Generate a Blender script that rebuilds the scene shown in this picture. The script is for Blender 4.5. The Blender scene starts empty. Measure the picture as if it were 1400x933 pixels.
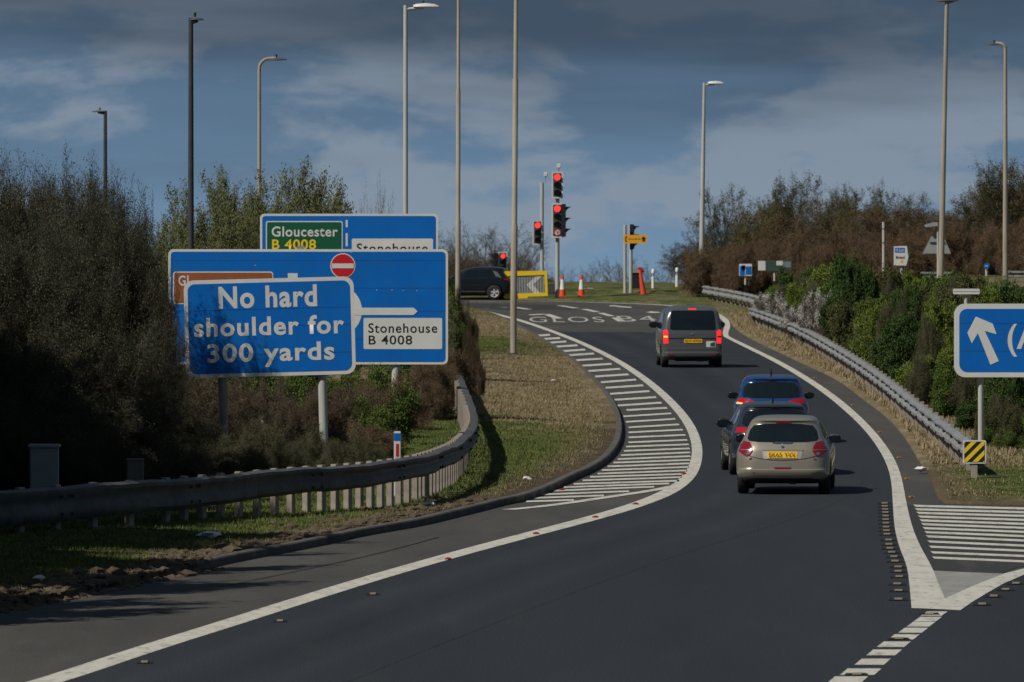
import bpy, bmesh, math, random
import numpy as np
from mathutils import Vector, Matrix
from mathutils.bvhtree import BVHTree
from mathutils.geometry import delaunay_2d_cdt

S = bpy.context.scene
C = S.collection
R = math.radians
F = 11000.0      # focal length in photo pixels (1400 wide)
HC = 5.66        # camera height above the slip road
YH = 252.0       # row of the road plane's horizon

# ------------------------------------------------------------------ camera
cam = bpy.data.cameras.new('camera')
cam.sensor_width = 36.0
cam.lens = 36.0 * F / 1400.0
cam.shift_y = -(466.5 - YH) / 1400.0
cam.clip_start = 1.0
cam.clip_end = 9000.0
cam.dof.use_dof = True
cam.dof.focus_distance = 150.0
cam.dof.aperture_fstop = 9.0
camo = bpy.data.objects.new('camera', cam)
C.objects.link(camo)
camo.location = (0, 0, HC)
camo.rotation_euler = (R(90), 0, 0)
S.camera = camo

# ------------------------------------------------------------------ world
SUN_EL, SUN_AZ_BACK = R(46), R(36)     # sun from the left and a little behind the camera
sv = Vector((-math.cos(SUN_EL) * math.cos(SUN_AZ_BACK), -math.cos(SUN_EL) * math.sin(SUN_AZ_BACK), math.sin(SUN_EL)))
W = bpy.data.worlds.new('World')
S.world = W
W.use_nodes = True
nt = W.node_tree
nt.nodes.clear()
N, L = nt.nodes, nt.links
out = N.new('ShaderNodeOutputWorld')
bg = N.new('ShaderNodeBackground')
sky = N.new('ShaderNodeTexSky')
sky.sky_type = 'NISHITA'
sky.sun_disc = False
sky.sun_elevation = SUN_EL
sky.sun_rotation = math.atan2(sv.x, sv.y)
sky.air_density = 1.0
sky.dust_density = 0.4
sky.ozone_density = 3.0
tc = N.new('ShaderNodeTexCoord')
mp = N.new('ShaderNodeMapping')
mp.vector_type = 'POINT'
mp.inputs['Location'].default_value = (0, 0, 0.20)
L.new(tc.outputs['Generated'], mp.inputs['Vector'])
L.new(mp.outputs['Vector'], sky.inputs['Vector'])
mp2 = N.new('ShaderNodeMapping')
mp2.inputs['Scale'].default_value = (34, 3, 95)
mp2.inputs['Location'].default_value = (3.1, 0.7, 5.55)
L.new(tc.outputs['Generated'], mp2.inputs['Vector'])
n1 = N.new('ShaderNodeTexNoise')
n1.inputs['Scale'].default_value = 1.0
n1.inputs['Detail'].default_value = 7.0
n1.inputs['Roughness'].default_value = 0.55
n1.inputs['Distortion'].default_value = 0.15
L.new(mp2.outputs['Vector'], n1.inputs['Vector'])
cr = N.new('ShaderNodeValToRGB')
cr.color_ramp.interpolation = 'EASE'
cr.color_ramp.elements[0].position = 0.43
cr.color_ramp.elements[0].color = (0, 0, 0, 1)
cr.color_ramp.elements[1].position = 0.55
cr.color_ramp.elements[1].color = (1, 1, 1, 1)
L.new(n1.outputs['Fac'], cr.inputs['Fac'])
# second, broader pattern of heavy dark cloud, thicker higher up
mp3 = N.new('ShaderNodeMapping')
mp3.inputs['Scale'].default_value = (7, 2, 55)
mp3.inputs['Location'].default_value = (1.3, 4.2, 2.35)
L.new(tc.outputs['Generated'], mp3.inputs['Vector'])
n2 = N.new('ShaderNodeTexNoise')
n2.inputs['Scale'].default_value = 1.0
n2.inputs['Detail'].default_value = 5.0
n2.inputs['Roughness'].default_value = 0.5
L.new(mp3.outputs['Vector'], n2.inputs['Vector'])
sep = N.new('ShaderNodeSeparateXYZ')
L.new(tc.outputs['Generated'], sep.inputs['Vector'])
mr = N.new('ShaderNodeMapRange')
mr.inputs['From Min'].default_value = -0.004
mr.inputs['From Max'].default_value = 0.024
mr.inputs['To Min'].default_value = -0.28
mr.inputs['To Max'].default_value = 0.17
L.new(sep.outputs['Z'], mr.inputs['Value'])
add = N.new('ShaderNodeMath')
add.operation = 'ADD'
L.new(n2.outputs['Fac'], add.inputs[0])
L.new(mr.outputs['Result'], add.inputs[1])
cr2 = N.new('ShaderNodeValToRGB')
cr2.color_ramp.interpolation = 'EASE'
cr2.color_ramp.elements[0].position = 0.36
cr2.color_ramp.elements[0].color = (0, 0, 0, 1)
cr2.color_ramp.elements[1].position = 0.66
cr2.color_ramp.elements[1].color = (1, 1, 1, 1)
L.new(add.outputs['Value'], cr2.inputs['Fac'])


def mixrgb(fac, a, b, btype='MIX', tree=None):
    t = tree or nt
    m = t.nodes.new('ShaderNodeMix')
    m.data_type = 'RGBA'
    m.blend_type = btype
    for sock, v in ((m.inputs[0], fac), (m.inputs[6], a), (m.inputs[7], b)):
        if hasattr(v, 'is_output'):
            t.links.new(v, sock)
        elif isinstance(v, (int, float)):
            sock.default_value = v
        else:
            sock.default_value = (*v, 1)
    return m.outputs[2]


K = 10.0   # cloud colours are given at display level; the background strength is 0.1
skyc = mixrgb(1.0, sky.outputs['Color'], (0.40, 0.58, 0.70), 'MULTIPLY')
mh = N.new('ShaderNodeMapRange')
mh.interpolation_type = 'SMOOTHSTEP'
mh.inputs['From Min'].default_value = 0.013
mh.inputs['From Max'].default_value = -0.014
L.new(sep.outputs['Z'], mh.inputs['Value'])
c00 = mixrgb(mh.outputs['Result'], (0.118 * K, 0.185 * K, 0.265 * K), (0.215 * K, 0.330 * K, 0.455 * K))
c0 = mixrgb(0.75, skyc, c00)
m1 = N.new('ShaderNodeMath')
m1.operation = 'MULTIPLY'
m1.inputs[1].default_value = 0.72
L.new(cr.outputs['Color'], m1.inputs[0])
c1 = mixrgb(m1.outputs['Value'], c0, (0.275 * K, 0.330 * K, 0.400 * K))
m2 = N.new('ShaderNodeMath')
m2.operation = 'MULTIPLY'
m2.inputs[1].default_value = 0.85
L.new(cr2.outputs['Color'], m2.inputs[0])
c2 = mixrgb(m2.outputs['Value'], c1, (0.048 * K, 0.074 * K, 0.110 * K))
L.new(c2, bg.inputs['Color'])
bg.inputs['Strength'].default_value = 0.1
L.new(bg.outputs['Background'], out.inputs['Surface'])

# ------------------------------------------------------------------ sun
sl = bpy.data.lights.new('sun', 'SUN')
sl.energy = 4.0
sl.angle = R(0.6)
sl.color = (1.0, 0.93, 0.82)
so = bpy.data.objects.new('sun', sl)
C.objects.link(so)
so.rotation_euler = sv.to_track_quat('Z', 'Y').to_euler()
so.location = (-50, 0, 60)

S.view_settings.view_transform = 'Standard'
S.view_settings.look = 'None'
S.view_settings.gamma = 1.0
S.view_settings.exposure = -0.12
S.view_settings.use_curve_mapping = False
S.render.film_transparent = False


# ------------------------------------------------------------------ pixel helpers
def P(x, y, z=0.0):
    """Point at height z seen at photo pixel (x, y)."""
    D = F * (HC - z) / (y - YH)
    return Vector(((x - 700.0) * D / F, D, z))


def AT(x, y, D):
    return Vector(((x - 700.0) * D / F, D, HC - (y - YH) * D / F))


# ------------------------------------------------------------------ materials
def new_mat(name, base=(0.5, 0.5, 0.5), rough=0.6, metal=0.0, spec=0.5, emit=None, estr=0.0, coat=0.0):
    m = bpy.data.materials.new(name)
    m.use_nodes = True
    b = m.node_tree.nodes['Principled BSDF']
    b.inputs['Base Color'].default_value = (*base, 1)
    b.inputs['Roughness'].default_value = rough
    b.inputs['Metallic'].default_value = metal
    b.inputs['Specular IOR Level'].default_value = spec
    b.inputs['Coat Weight'].default_value = coat
    b.inputs['Coat Roughness'].default_value = 0.05
    if emit:
        b.inputs['Emission Color'].default_value = (*emit, 1)
        b.inputs['Emission Strength'].default_value = estr
    return m


def noise_mat(name, stops, scale=5.0, detail=6.0, rough=0.8, nrough=0.6, metal=0.0, bump=0.0, bscale=None,
              stretch=(1, 1, 1), spec=0.3, coat=0.0, second=None, coords='Object'):
    """Procedural material: colour ramp over fractal noise, optional second noise of another scale, bump."""
    m = new_mat(name, stops[0][1], rough, metal, spec, coat=coat)
    t = m.node_tree
    b = t.nodes['Principled BSDF']
    tcn = t.nodes.new('ShaderNodeTexCoord')
    mpn = t.nodes.new('ShaderNodeMapping')
    mpn.inputs['Scale'].default_value = stretch
    t.links.new(tcn.outputs[coords], mpn.inputs['Vector'])
    n = t.nodes.new('ShaderNodeTexNoise')
    n.inputs['Scale'].default_value = scale
    n.inputs['Detail'].default_value = detail
    n.inputs['Roughness'].default_value = nrough
    t.links.new(mpn.outputs['Vector'], n.inputs['Vector'])
    r = t.nodes.new('ShaderNodeValToRGB')
    els = r.color_ramp.elements
    while len(els) < len(stops):
        els.new(0.5)
    for e, (p, c) in zip(els, stops):
        e.position = p
        e.color = (*c, 1)
    t.links.new(n.outputs['Fac'], r.inputs['Fac'])
    col = r.outputs['Color']
    if second:
        sc2, lo, hi, c2 = second
        nn = t.nodes.new('ShaderNodeTexNoise')
        nn.inputs['Scale'].default_value = sc2
        nn.inputs['Detail'].default_value = 4
        t.links.new(mpn.outputs['Vector'], nn.inputs['Vector'])
        mrn = t.nodes.new('ShaderNodeMapRange')
        mrn.inputs['From Min'].default_value = lo
        mrn.inputs['From Max'].default_value = hi
        t.links.new(nn.outputs['Fac'], mrn.inputs['Value'])
        col = mixrgb(mrn.outputs['Result'], col, c2, tree=t)
    t.links.new(col, b.inputs['Base Color'])
    if bump:
        bn = t.nodes.new('ShaderNodeTexNoise')
        bn.inputs['Scale'].default_value = bscale or scale * 6
        bn.inputs['Detail'].default_value = 4
        t.links.new(mpn.outputs['Vector'], bn.inputs['Vector'])
        bp = t.nodes.new('ShaderNodeBump')
        bp.inputs['Strength'].default_value = bump
        bp.inputs['Distance'].default_value = 0.02
        t.links.new(bn.outputs['Fac'], bp.inputs['Height'])
        t.links.new(bp.outputs['Normal'], b.inputs['Normal'])
    return m


M = {}
M['asphalt_old'] = noise_mat('weathered_asphalt', [(0.3, (0.046, 0.046, 0.044)), (0.55, (0.064, 0.063, 0.060)), (0.75, (0.090, 0.087, 0.081))],
                             0.5, 9, 0.92, 0.62, bump=0.5, bscale=22, stretch=(1, 0.16, 1), second=(2.6, 0.55, 0.80, (0.045, 0.045, 0.045)))
M['galv_dark'] = noise_mat('shaded_dirty_barrier_steel', [(0.3, (0.055, 0.057, 0.06)), (0.5, (0.085, 0.088, 0.09)), (0.75, (0.14, 0.14, 0.14))], 2.5, 7, 0.6, 0.65, metal=0.2, second=(7, 0.55, 0.8, (0.05, 0.045, 0.04)), spec=0.35)  # dirt flecks, plus a base tone darkened to carry the left beam's shade
M['asphalt_new'] = noise_mat('dark_new_asphalt', [(0.3, (0.016, 0.021, 0.027)), (0.6, (0.022, 0.027, 0.034)), (0.8, (0.032, 0.036, 0.042))],
                             0.32, 9, 0.86, 0.62, bump=0.5, bscale=26, stretch=(1, 0.1, 1), second=(0.9, 0.58, 1.2, (0.05, 0.05, 0.05)))


def add_tracks(m):
    t = m.node_tree
    b = t.nodes['Principled BSDF']
    src = b.inputs['Base Color'].links[0].from_socket
    at = t.nodes.new('ShaderNodeAttribute')
    at.attribute_name = 'track'
    n = t.nodes.new('ShaderNodeTexNoise')
    n.inputs['Scale'].default_value = 0.5
    n.inputs['Detail'].default_value = 5
    ml = t.nodes.new('ShaderNodeMath')
    ml.operation = 'MULTIPLY'
    t.links.new(at.outputs['Fac'], ml.inputs[0])
    t.links.new(n.outputs['Fac'], ml.inputs[1])
    ma = t.nodes.new('ShaderNodeMath')
    ma.operation = 'MULTIPLY_ADD'
    t.links.new(ml.outputs['Value'], ma.inputs[0])
    ma.inputs[1].default_value = 0.55
    ma.inputs[2].default_value = 1.0
    v = t.nodes.new('ShaderNodeVectorMath')
    v.operation = 'SCALE'
    t.links.new(src, v.inputs[0])
    t.links.new(ma.outputs['Value'], v.inputs['Scale'])
    t.links.new(v.outputs['Vector'], b.inputs['Base Color'])


add_tracks(M['asphalt_new'])
M['asphalt_mid'] = noise_mat('mid_asphalt', [(0.3, (0.028, 0.029, 0.031)), (0.6, (0.038, 0.039, 0.040)), (0.8, (0.054, 0.053, 0.051))],
                             0.5, 9, 0.9, 0.62, bump=0.5, bscale=24, stretch=(1, 0.13, 1), second=(1.1, 0.58, 0.8, (0.09, 0.085, 0.08)))
M['crack'] = new_mat('sealed_crack', (0.012, 0.012, 0.013), 0.7)
M['paint'] = noise_mat('road_paint', [(0.3, (0.36, 0.35, 0.31)), (0.5, (0.52, 0.51, 0.46)), (0.8, (0.59, 0.58, 0.53))],
                       3.2, 8, 0.75, 0.7, stretch=(1, 0.3, 1), second=(6, 0.57, 0.76, (0.22, 0.215, 0.20)))
M['paint_mid'] = noise_mat('thin_road_paint', [(0.3, (0.22, 0.22, 0.21)), (0.5, (0.40, 0.39, 0.36)), (0.8, (0.52, 0.51, 0.47))], 1.5, 8, 0.8, 0.7)
M['paint_worn'] = noise_mat('worn_road_paint', [(0.3, (0.20, 0.20, 0.19)), (0.6, (0.28, 0.28, 0.27)), (0.8, (0.36, 0.36, 0.34))],
                            2.2, 8, 0.8, 0.7, stretch=(1, 0.3, 1))
M['kerb'] = noise_mat('concrete_kerb', [(0.3, (0.065, 0.062, 0.058)), (0.7, (0.13, 0.125, 0.115))], 3, 6, 0.9, bump=0.3)
M['galv'] = noise_mat('galvanised_steel', [(0.3, (0.26, 0.27, 0.28)), (0.5, (0.36, 0.37, 0.38)), (0.75, (0.47, 0.48, 0.48))],
                      2.5, 7, 0.5, 0.6, metal=0.45, second=(9, 0.58, 0.8, (0.17, 0.16, 0.14)), spec=0.4)
M['galv_post'] = noise_mat('weathered_post_steel', [(0.3, (0.26, 0.23, 0.20)), (0.7, (0.40, 0.36, 0.31))], 4, 6, 0.7, metal=0.1)
M['pole_grey'] = noise_mat('grey_pole_paint', [(0.3, (0.40, 0.41, 0.40)), (0.7, (0.52, 0.53, 0.51))], 1.4, 6, 0.6, stretch=(3, 3, 0.4))
M['pole_tan'] = noise_mat('weathered_column', [(0.3, (0.27, 0.245, 0.20)), (0.5, (0.35, 0.315, 0.26)), (0.75, (0.43, 0.39, 0.33))], 1.6, 7, 0.7, stretch=(4, 4, 0.5))
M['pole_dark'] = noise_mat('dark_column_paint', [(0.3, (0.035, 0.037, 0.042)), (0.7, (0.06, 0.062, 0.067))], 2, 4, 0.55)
M['lamp_head'] = new_mat('lamp_housing', (0.62, 0.63, 0.63), 0.4)
M['black'] = new_mat('black_plastic', (0.012, 0.013, 0.015), 0.5)
M['darkgrey'] = new_mat('dark_grey_metal', (0.06, 0.065, 0.07), 0.6)
M['signblue'] = noise_mat('reflective_blue', [(0.3, (0.001, 0.125, 0.50)), (0.7, (0.002, 0.15, 0.57))], 1.2, 5, 0.42, spec=0.35, second=(3.5, 0.5, 0.85, (0.012, 0.13, 0.40)))
M['seam_blue'] = new_mat('dark_seam_blue', (0.001, 0.07, 0.30), 0.6)
M['signwhite'] = noise_mat('reflective_white', [(0.3, (0.60, 0.61, 0.61)), (0.7, (0.70, 0.71, 0.70))], 1.5, 6, 0.5)
M['signwhite2'] = noise_mat('shadowy_lettering_white', [(0.3, (0.58, 0.59, 0.59)), (0.7, (0.68, 0.69, 0.68))], 2, 6, 0.5)
M['signgreen'] = new_mat('reflective_green', (0.004, 0.10, 0.048), 0.45)
M['faded_green'] = new_mat('faded_green', (0.035, 0.075, 0.055), 0.6)
M['pale_teal'] = new_mat('pale_teal', (0.16, 0.22, 0.24), 0.6)
M['signbrown'] = noise_mat('reflective_brown', [(0.3, (0.27, 0.088, 0.035)), (0.7, (0.32, 0.105, 0.042))], 2, 4, 0.5)
M['signyellow'] = new_mat('reflective_yellow', (0.85, 0.60, 0.015), 0.5)
M['signred'] = new_mat('reflective_red', (0.55, 0.012, 0.02), 0.45)
M['signblack'] = new_mat('sign_black', (0.015, 0.016, 0.02), 0.5)
M['signback'] = noise_mat('grey_sign_back', [(0.3, (0.26, 0.28, 0.29)), (0.7, (0.34, 0.36, 0.37))], 2, 4, 0.6)
M['amber'] = new_mat('amber_panel', (0.85, 0.40, 0.02), 0.5)
M['conered'] = new_mat('cone_orange', (0.75, 0.07, 0.025), 0.6)
M['conewhite'] = new_mat('cone_white', (0.75, 0.75, 0.74), 0.5)
M['lens_red'] = new_mat('lit_red_lens', (0.6, 0.01, 0.01), 0.3, emit=(1.0, 0.045, 0.04), estr=1.7)
M['lens_dark'] = new_mat('unlit_lens', (0.02, 0.022, 0.022), 0.25)
M['soil'] = noise_mat('bare_soil', [(0.3, (0.06, 0.045, 0.03)), (0.7, (0.13, 0.10, 0.07))], 2, 8, 1.0, bump=0.6)
M['tyre'] = new_mat('tyre_rubber', (0.012, 0.012, 0.013), 0.8)
M['alloy'] = new_mat('alloy_rim', (0.55, 0.56, 0.58), 0.4, metal=0.1)
M['glass'] = new_mat('dark_car_glass', (0.006, 0.011, 0.014), 0.06, spec=0.6)
M['chrome'] = new_mat('chrome', (0.8, 0.8, 0.8), 0.12, metal=1.0)
M['plate'] = new_mat('yellow_plate', (0.80, 0.46, 0.015), 0.5)
M['tail'] = new_mat('red_lamp_plastic', (0.20, 0.006, 0.012), 0.2, coat=0.4)
M['tail_lit'] = new_mat('lit_tail_lamp', (0.6, 0.01, 0.012), 0.25, emit=(1.0, 0.03, 0.03), estr=1.0)
M['tail_dim'] = new_mat('glowing_tail_lamp', (0.36, 0.007, 0.014), 0.2, emit=(1.0, 0.02, 0.04), estr=0.05)
M['indicator'] = new_mat('lit_indicator', (0.8, 0.3, 0.03), 0.3, emit=(1.0, 0.32, 0.08), estr=1.6)
M['litter'] = new_mat('white_plastic_litter', (0.62, 0.63, 0.64), 0.6)
M['wood'] = noise_mat('weathered_timber', [(0.3, (0.15, 0.13, 0.11)), (0.7, (0.24, 0.21, 0.18))], 3, 6, 0.9, stretch=(6, 6, 0.6))


def carpaint(name, col, metal=0.55, rough=0.34):
    m = noise_mat(name, [(0.35, tuple(c * 0.9 for c in col)), (0.7, col)], 3, 5, rough, metal=metal, spec=0.5, coat=0.6)
    return m


def veg_mat(name, a, b, c, scale=1.3, transl=0.0, rough=0.8):
    m = noise_mat(name, [(0.3, a), (0.5, b), (0.72, c)], scale, 3, rough, spec=0.15)
    return m


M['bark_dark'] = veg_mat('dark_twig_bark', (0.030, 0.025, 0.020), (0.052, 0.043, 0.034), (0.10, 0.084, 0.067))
M['leaf_spring'] = veg_mat('spring_leaf', (0.07, 0.11, 0.018), (0.12, 0.165, 0.03), (0.18, 0.22, 0.05), 3)
M['bark_mid'] = veg_mat('grey_brown_twig_bark', (0.055, 0.046, 0.036), (0.11, 0.095, 0.075), (0.20, 0.18, 0.145))
M['leaf_willow'] = veg_mat('yellow_green_willow_leaf', (0.085, 0.10, 0.035), (0.13, 0.145, 0.055), (0.19, 0.20, 0.085), 3)
M['bark_grey'] = veg_mat('grey_twig_bark', (0.085, 0.076, 0.062), (0.12, 0.108, 0.090), (0.17, 0.155, 0.13))
M['bark_red'] = veg_mat('reddish_twig_bark', (0.11, 0.072, 0.048), (0.19, 0.125, 0.082), (0.26, 0.175, 0.12))
M['bark_tan'] = veg_mat('dead_stem', (0.14, 0.10, 0.06), (0.20, 0.145, 0.09), (0.27, 0.20, 0.13))
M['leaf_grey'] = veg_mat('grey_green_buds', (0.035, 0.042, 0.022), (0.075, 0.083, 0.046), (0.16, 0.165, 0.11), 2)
M['leaf_green'] = veg_mat('fresh_green_leaf', (0.047, 0.084, 0.019), (0.081, 0.128, 0.027), (0.135, 0.189, 0.038), 3)
M['leaf_dark'] = veg_mat('dark_green_leaf', (0.027, 0.054, 0.017), (0.045, 0.083, 0.022), (0.075, 0.120, 0.033), 3)
M['leaf_olive'] = veg_mat('olive_leaf', (0.054, 0.060, 0.024), (0.084, 0.090, 0.034), (0.126, 0.126, 0.054), 3)
M['leaf_brown'] = veg_mat('brown_leaf', (0.069, 0.049, 0.029), (0.103, 0.073, 0.043), (0.144, 0.107, 0.065), 3)
M['blossom'] = veg_mat('white_blossom', (0.45, 0.44, 0.43), (0.58, 0.57, 0.55), (0.7, 0.69, 0.67), 5)
M['grass_green'] = veg_mat('green_grass', (0.066, 0.102, 0.024), (0.102, 0.144, 0.034), (0.156, 0.186, 0.054), 2)
M['grass_straw'] = veg_mat('straw_grass', (0.204, 0.162, 0.090), (0.300, 0.240, 0.144), (0.408, 0.336, 0.216), 2)
M['grass_olive'] = veg_mat('dry_olive_grass', (0.102, 0.096, 0.042), (0.156, 0.138, 0.066), (0.228, 0.198, 0.102), 2)


# ------------------------------------------------------------------ object helpers
def tag(o, label=None, cat=None, group=None, kind=None):
    if label:
        o['label'] = label
    if cat:
        o['category'] = cat
    if group:
        o['group'] = group
    if kind:
        o['kind'] = kind
    return o


def thing(name, label, cat, loc=(0, 0, 0), rotz=0.0, group=None):
    o = bpy.data.objects.new(name, None)
    o.empty_display_size = 0.3
    C.objects.link(o)
    o.location = loc
    o.rotation_euler = (0, 0, rotz)
    return tag(o, label, cat, group)


def link_mesh(name, me, mat, parent=None, smooth=False):
    o = bpy.data.objects.new(name, me)
    C.objects.link(o)
    if mat is not None and len(me.materials) == 0:
        me.materials.append(mat)
    if parent is not None:
        o.parent = parent
    if smooth:
        me.polygons.foreach_set('use_smooth', [True] * len(me.polygons))
    return o


def obj(name, bm, mat, parent=None, smooth=False, sharp=None):
    me = bpy.data.meshes.new(name)
    bmesh.ops.recalc_face_normals(bm, faces=bm.faces)
    bm.to_mesh(me)
    bm.free()
    o = link_mesh(name, me, mat, parent, smooth)
    if smooth and sharp:
        me.set_sharp_from_angle(angle=R(sharp))
    return o


def copy_tree(o, parent=None):
    c = o.copy()
    C.objects.link(c)
    if parent is not None:
        c.parent = parent
    for ch in list(o.children):
        copy_tree(ch, c)
    return c


def bx(bm, lo, hi, bevel=0.0):
    x0, y0, z0 = lo
    x1, y1, z1 = hi
    v = [bm.verts.new(p) for p in ((x0, y0, z0), (x1, y0, z0), (x1, y1, z0), (x0, y1, z0), (x0, y0, z1), (x1, y0, z1), (x1, y1, z1), (x0, y1, z1))]
    fs = [bm.faces.new([v[i] for i in q]) for q in ((0, 3, 2, 1), (4, 5, 6, 7), (0, 1, 5, 4), (1, 2, 6, 5), (2, 3, 7, 6), (3, 0, 4, 7))]
    if bevel:
        es = list({e for f in fs for e in f.edges})
        bmesh.ops.bevel(bm, geom=es, offset=bevel, segments=2, affect='EDGES')


def tube(bm, pts, rads, n=10, cap=True):
    rings = []
    pts = [Vector(p) for p in pts]
    for i, p in enumerate(pts):
        d = (pts[min(i + 1, len(pts) - 1)] - pts[max(i - 1, 0)]).normalized()
        a = d.orthogonal().normalized() if abs(d.z) < 0.9 else Vector((1, 0, 0))
        a = (a - d * a.dot(d)).normalized()
        if rings and True:
            a = (pa - d * pa.dot(d)).normalized()
        pa = a
        b = d.cross(a)
        r = rads[i] if isinstance(rads, (list, tuple)) else rads
        rings.append([bm.verts.new(p + (a * math.cos(t) + b * math.sin(t)) * r) for t in [2 * math.pi * k / n for k in range(n)]])
    for i in range(len(rings) - 1):
        for k in range(n):
            bm.faces.new((rings[i][k], rings[i][(k + 1) % n], rings[i + 1][(k + 1) % n], rings[i + 1][k]))
    if cap:
        bm.faces.new(rings[0][::-1])
        bm.faces.new(rings[-1])


def cdt(pts):
    """triangles covering a possibly concave polygon"""
    n = len(pts)
    vs, _, fs, ov, _, _ = delaunay_2d_cdt([Vector(p) for p in pts], [], [list(range(n))], 1, 1e-7)
    return [tuple(v) for v in vs], fs


def poly_prism(bm, pts, y0, y1):
    """pts in the XZ plane, extruded from y0 (front) to y1 (back)."""
    ar = sum(pts[i][0] * pts[(i + 1) % len(pts)][1] - pts[(i + 1) % len(pts)][0] * pts[i][1] for i in range(len(pts)))
    if ar < 0:
        pts = pts[::-1]
    a = [bm.verts.new((x, y0, z)) for x, z in pts]
    b = [bm.verts.new((x, y1, z)) for x, z in pts]
    n = len(pts)
    if n <= 4:
        bm.faces.new(a)
        bm.faces.new(b[::-1])
    else:
        vs, fs = cdt(pts)
        mp_ = [min(range(n), key=lambda k: (pts[k][0] - v[0]) ** 2 + (pts[k][1] - v[1]) ** 2) for v in vs]
        for f in fs:
            ids = [mp_[k] for k in f]
            if len(set(ids)) == 3:
                bm.faces.new([a[k] for k in ids])
                bm.faces.new([b[k] for k in ids[::-1]])
    for i in range(n):
        bm.faces.new((a[i], b[i], b[(i + 1) % n], a[(i + 1) % n]))


def rrect(x0, z0, x1, z1, r, k=6):
    pts = []
    for cx, cz, a0 in ((x1 - r, z1 - r, 0), (x0 + r, z1 - r, 90), (x0 + r, z0 + r, 180), (x1 - r, z0 + r, 270)):
        for i in range(k + 1):
            a = R(a0 + 90 * i / k)
            pts.append((cx + r * math.cos(a), cz + r * math.sin(a)))
    return pts


def circ(cx, cz, r, k=28):
    return [(cx + r * math.cos(2 * math.pi * i / k), cz + r * math.sin(2 * math.pi * i / k)) for i in range(k)]


_txt = {}


def text_mesh(s, weight=0.0, spacing=1.0):
    cu = bpy.data.curves.new('letters', 'FONT')
    cu.body = s
    cu.size = 1.0
    cu.offset = weight
    cu.space_character = spacing
    cu.resolution_u = 4
    o = bpy.data.objects.new('letters', cu)
    C.objects.link(o)
    dg = bpy.context.evaluated_depsgraph_get()
    me = bpy.data.meshes.new_from_object(o.evaluated_get(dg))
    bpy.data.objects.remove(o)
    bpy.data.curves.remove(cu)
    return me


def text_obj(name, s, x0, z0, x1, z1, y, mat, parent, weight=0.012, spacing=1.05, flat=False, depth=0.003):
    """Letters fitted to the box x0..x1, z0..z1 in the XZ plane at y (or XY if flat)."""
    me = text_mesh(s, weight, spacing)
    n = len(me.vertices)
    co = np.empty(n * 3)
    me.vertices.foreach_get('co', co)
    co = co.reshape(-1, 3)
    mn, mx = co.min(0), co.max(0)
    u = (co[:, 0] - mn[0]) / (mx[0] - mn[0])
    v = (co[:, 1] - mn[1]) / (mx[1] - mn[1])
    o3 = np.zeros_like(co)
    o3[:, 0] = x0 + u * (x1 - x0)
    if flat:
        o3[:, 1] = z0 + v * (z1 - z0)
        o3[:, 2] = y
    else:
        o3[:, 1] = y
        o3[:, 2] = z0 + v * (z1 - z0)
    me.vertices.foreach_set('co', o3.ravel())
    me.update()
    me.materials.clear()
    return link_mesh(name, me, mat, parent)


# ------------------------------------------------------------------ ground heights
kerb_px = [(-700, 960), (-400, 905), (-200, 868), (0, 837), (107, 816), (184, 798), (257, 783.6), (321, 768.6), (400, 754), (450, 744), (496, 733), (574, 720), (620, 708.5),
           (657, 699.5), (688.6, 691), (721, 685), (757, 671), (786, 656), (808.5, 647), (832, 632), (845, 616), (851, 599), (850, 578),
           (843, 558), (829, 537), (812, 520), (791, 499), (767, 482), (747, 469), (723, 455), (688, 436), (654, 425.2), (625, 419), (585, 416.5), (500, 415), (300, 414)]
right_px = [(2400, 692.5), (1800, 692.3), (1300, 692), (1286, 686), (1280, 679), (1273, 656), (1254, 628), (1238, 599), (1212, 570), (1180, 547), (1148, 521), (1100, 499), (1060, 480), (1030, 466),
            (1005, 451), (996, 438), (985, 430), (960, 422), (905, 416), (850, 413.5), (770, 411.3), (640, 409.6), (500, 409), (200, 408.4), (-600, 408)]
kerbW = [P(x, y) for x, y in kerb_px]
rightW = [P(x, y) for x, y in right_px]


def resample(pts, step):
    out_ = [pts[0]]
    for a, b in zip(pts[:-1], pts[1:]):
        n = max(1, int((b - a).length / step))
        for i in range(1, n + 1):
            out_.append(a.lerp(b, i / n))
    return out_


def smooth_path(pts, it=2):
    """Chaikin-style rounding that keeps the ends."""
    for _ in range(it):
        q = [pts[0]]
        for a, b in zip(pts[:-1], pts[1:]):
            q += [a.lerp(b, 0.25), a.lerp(b, 0.75)]
        q.append(pts[-1])
        pts = q
    return pts


kerbS = smooth_path(kerbW, 2)
rightS = smooth_path(rightW, 2)
rA = np.array([(p.x, p.y) for p in rightS])
kA = np.array([(p.x, p.y) for p in kerbS])


def pdist(X, Y, A):
    X = np.asarray(X, float)
    Y = np.asarray(Y, float)
    best = np.full(X.shape, 1e9)
    for (ax, ay), (bx_, by) in zip(A[:-1], A[1:]):
        dx, dy = bx_ - ax, by - ay
        l2 = dx * dx + dy * dy + 1e-9
        t = np.clip(((X - ax) * dx + (Y - ay) * dy) / l2, 0, 1)
        d = np.hypot(X - ax - t * dx, Y - ay - t * dy)
        best = np.minimum(best, d)
    return best


def sm(t):
    t = np.clip(t, 0, 1)
    return t * t * (3 - 2 * t)


def fall(D):
    return -0.03 * np.maximum(0, D - 445) - 0.02 * np.clip(D - 430, 0, 15)


def vnoise(X, Y, s, seed=0):
    v = np.zeros_like(np.asarray(X, float))
    rg = np.random.RandomState(seed)
    for k in range(5):
        a = rg.uniform(0, 6.28, 3)
        f = s * (1.0 + 0.7 * k)
        v += np.sin(X * f * math.cos(a[0]) + Y * f * math.sin(a[0]) + a[1]) / (1 + 0.6 * k)
    return v / 3.0


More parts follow.
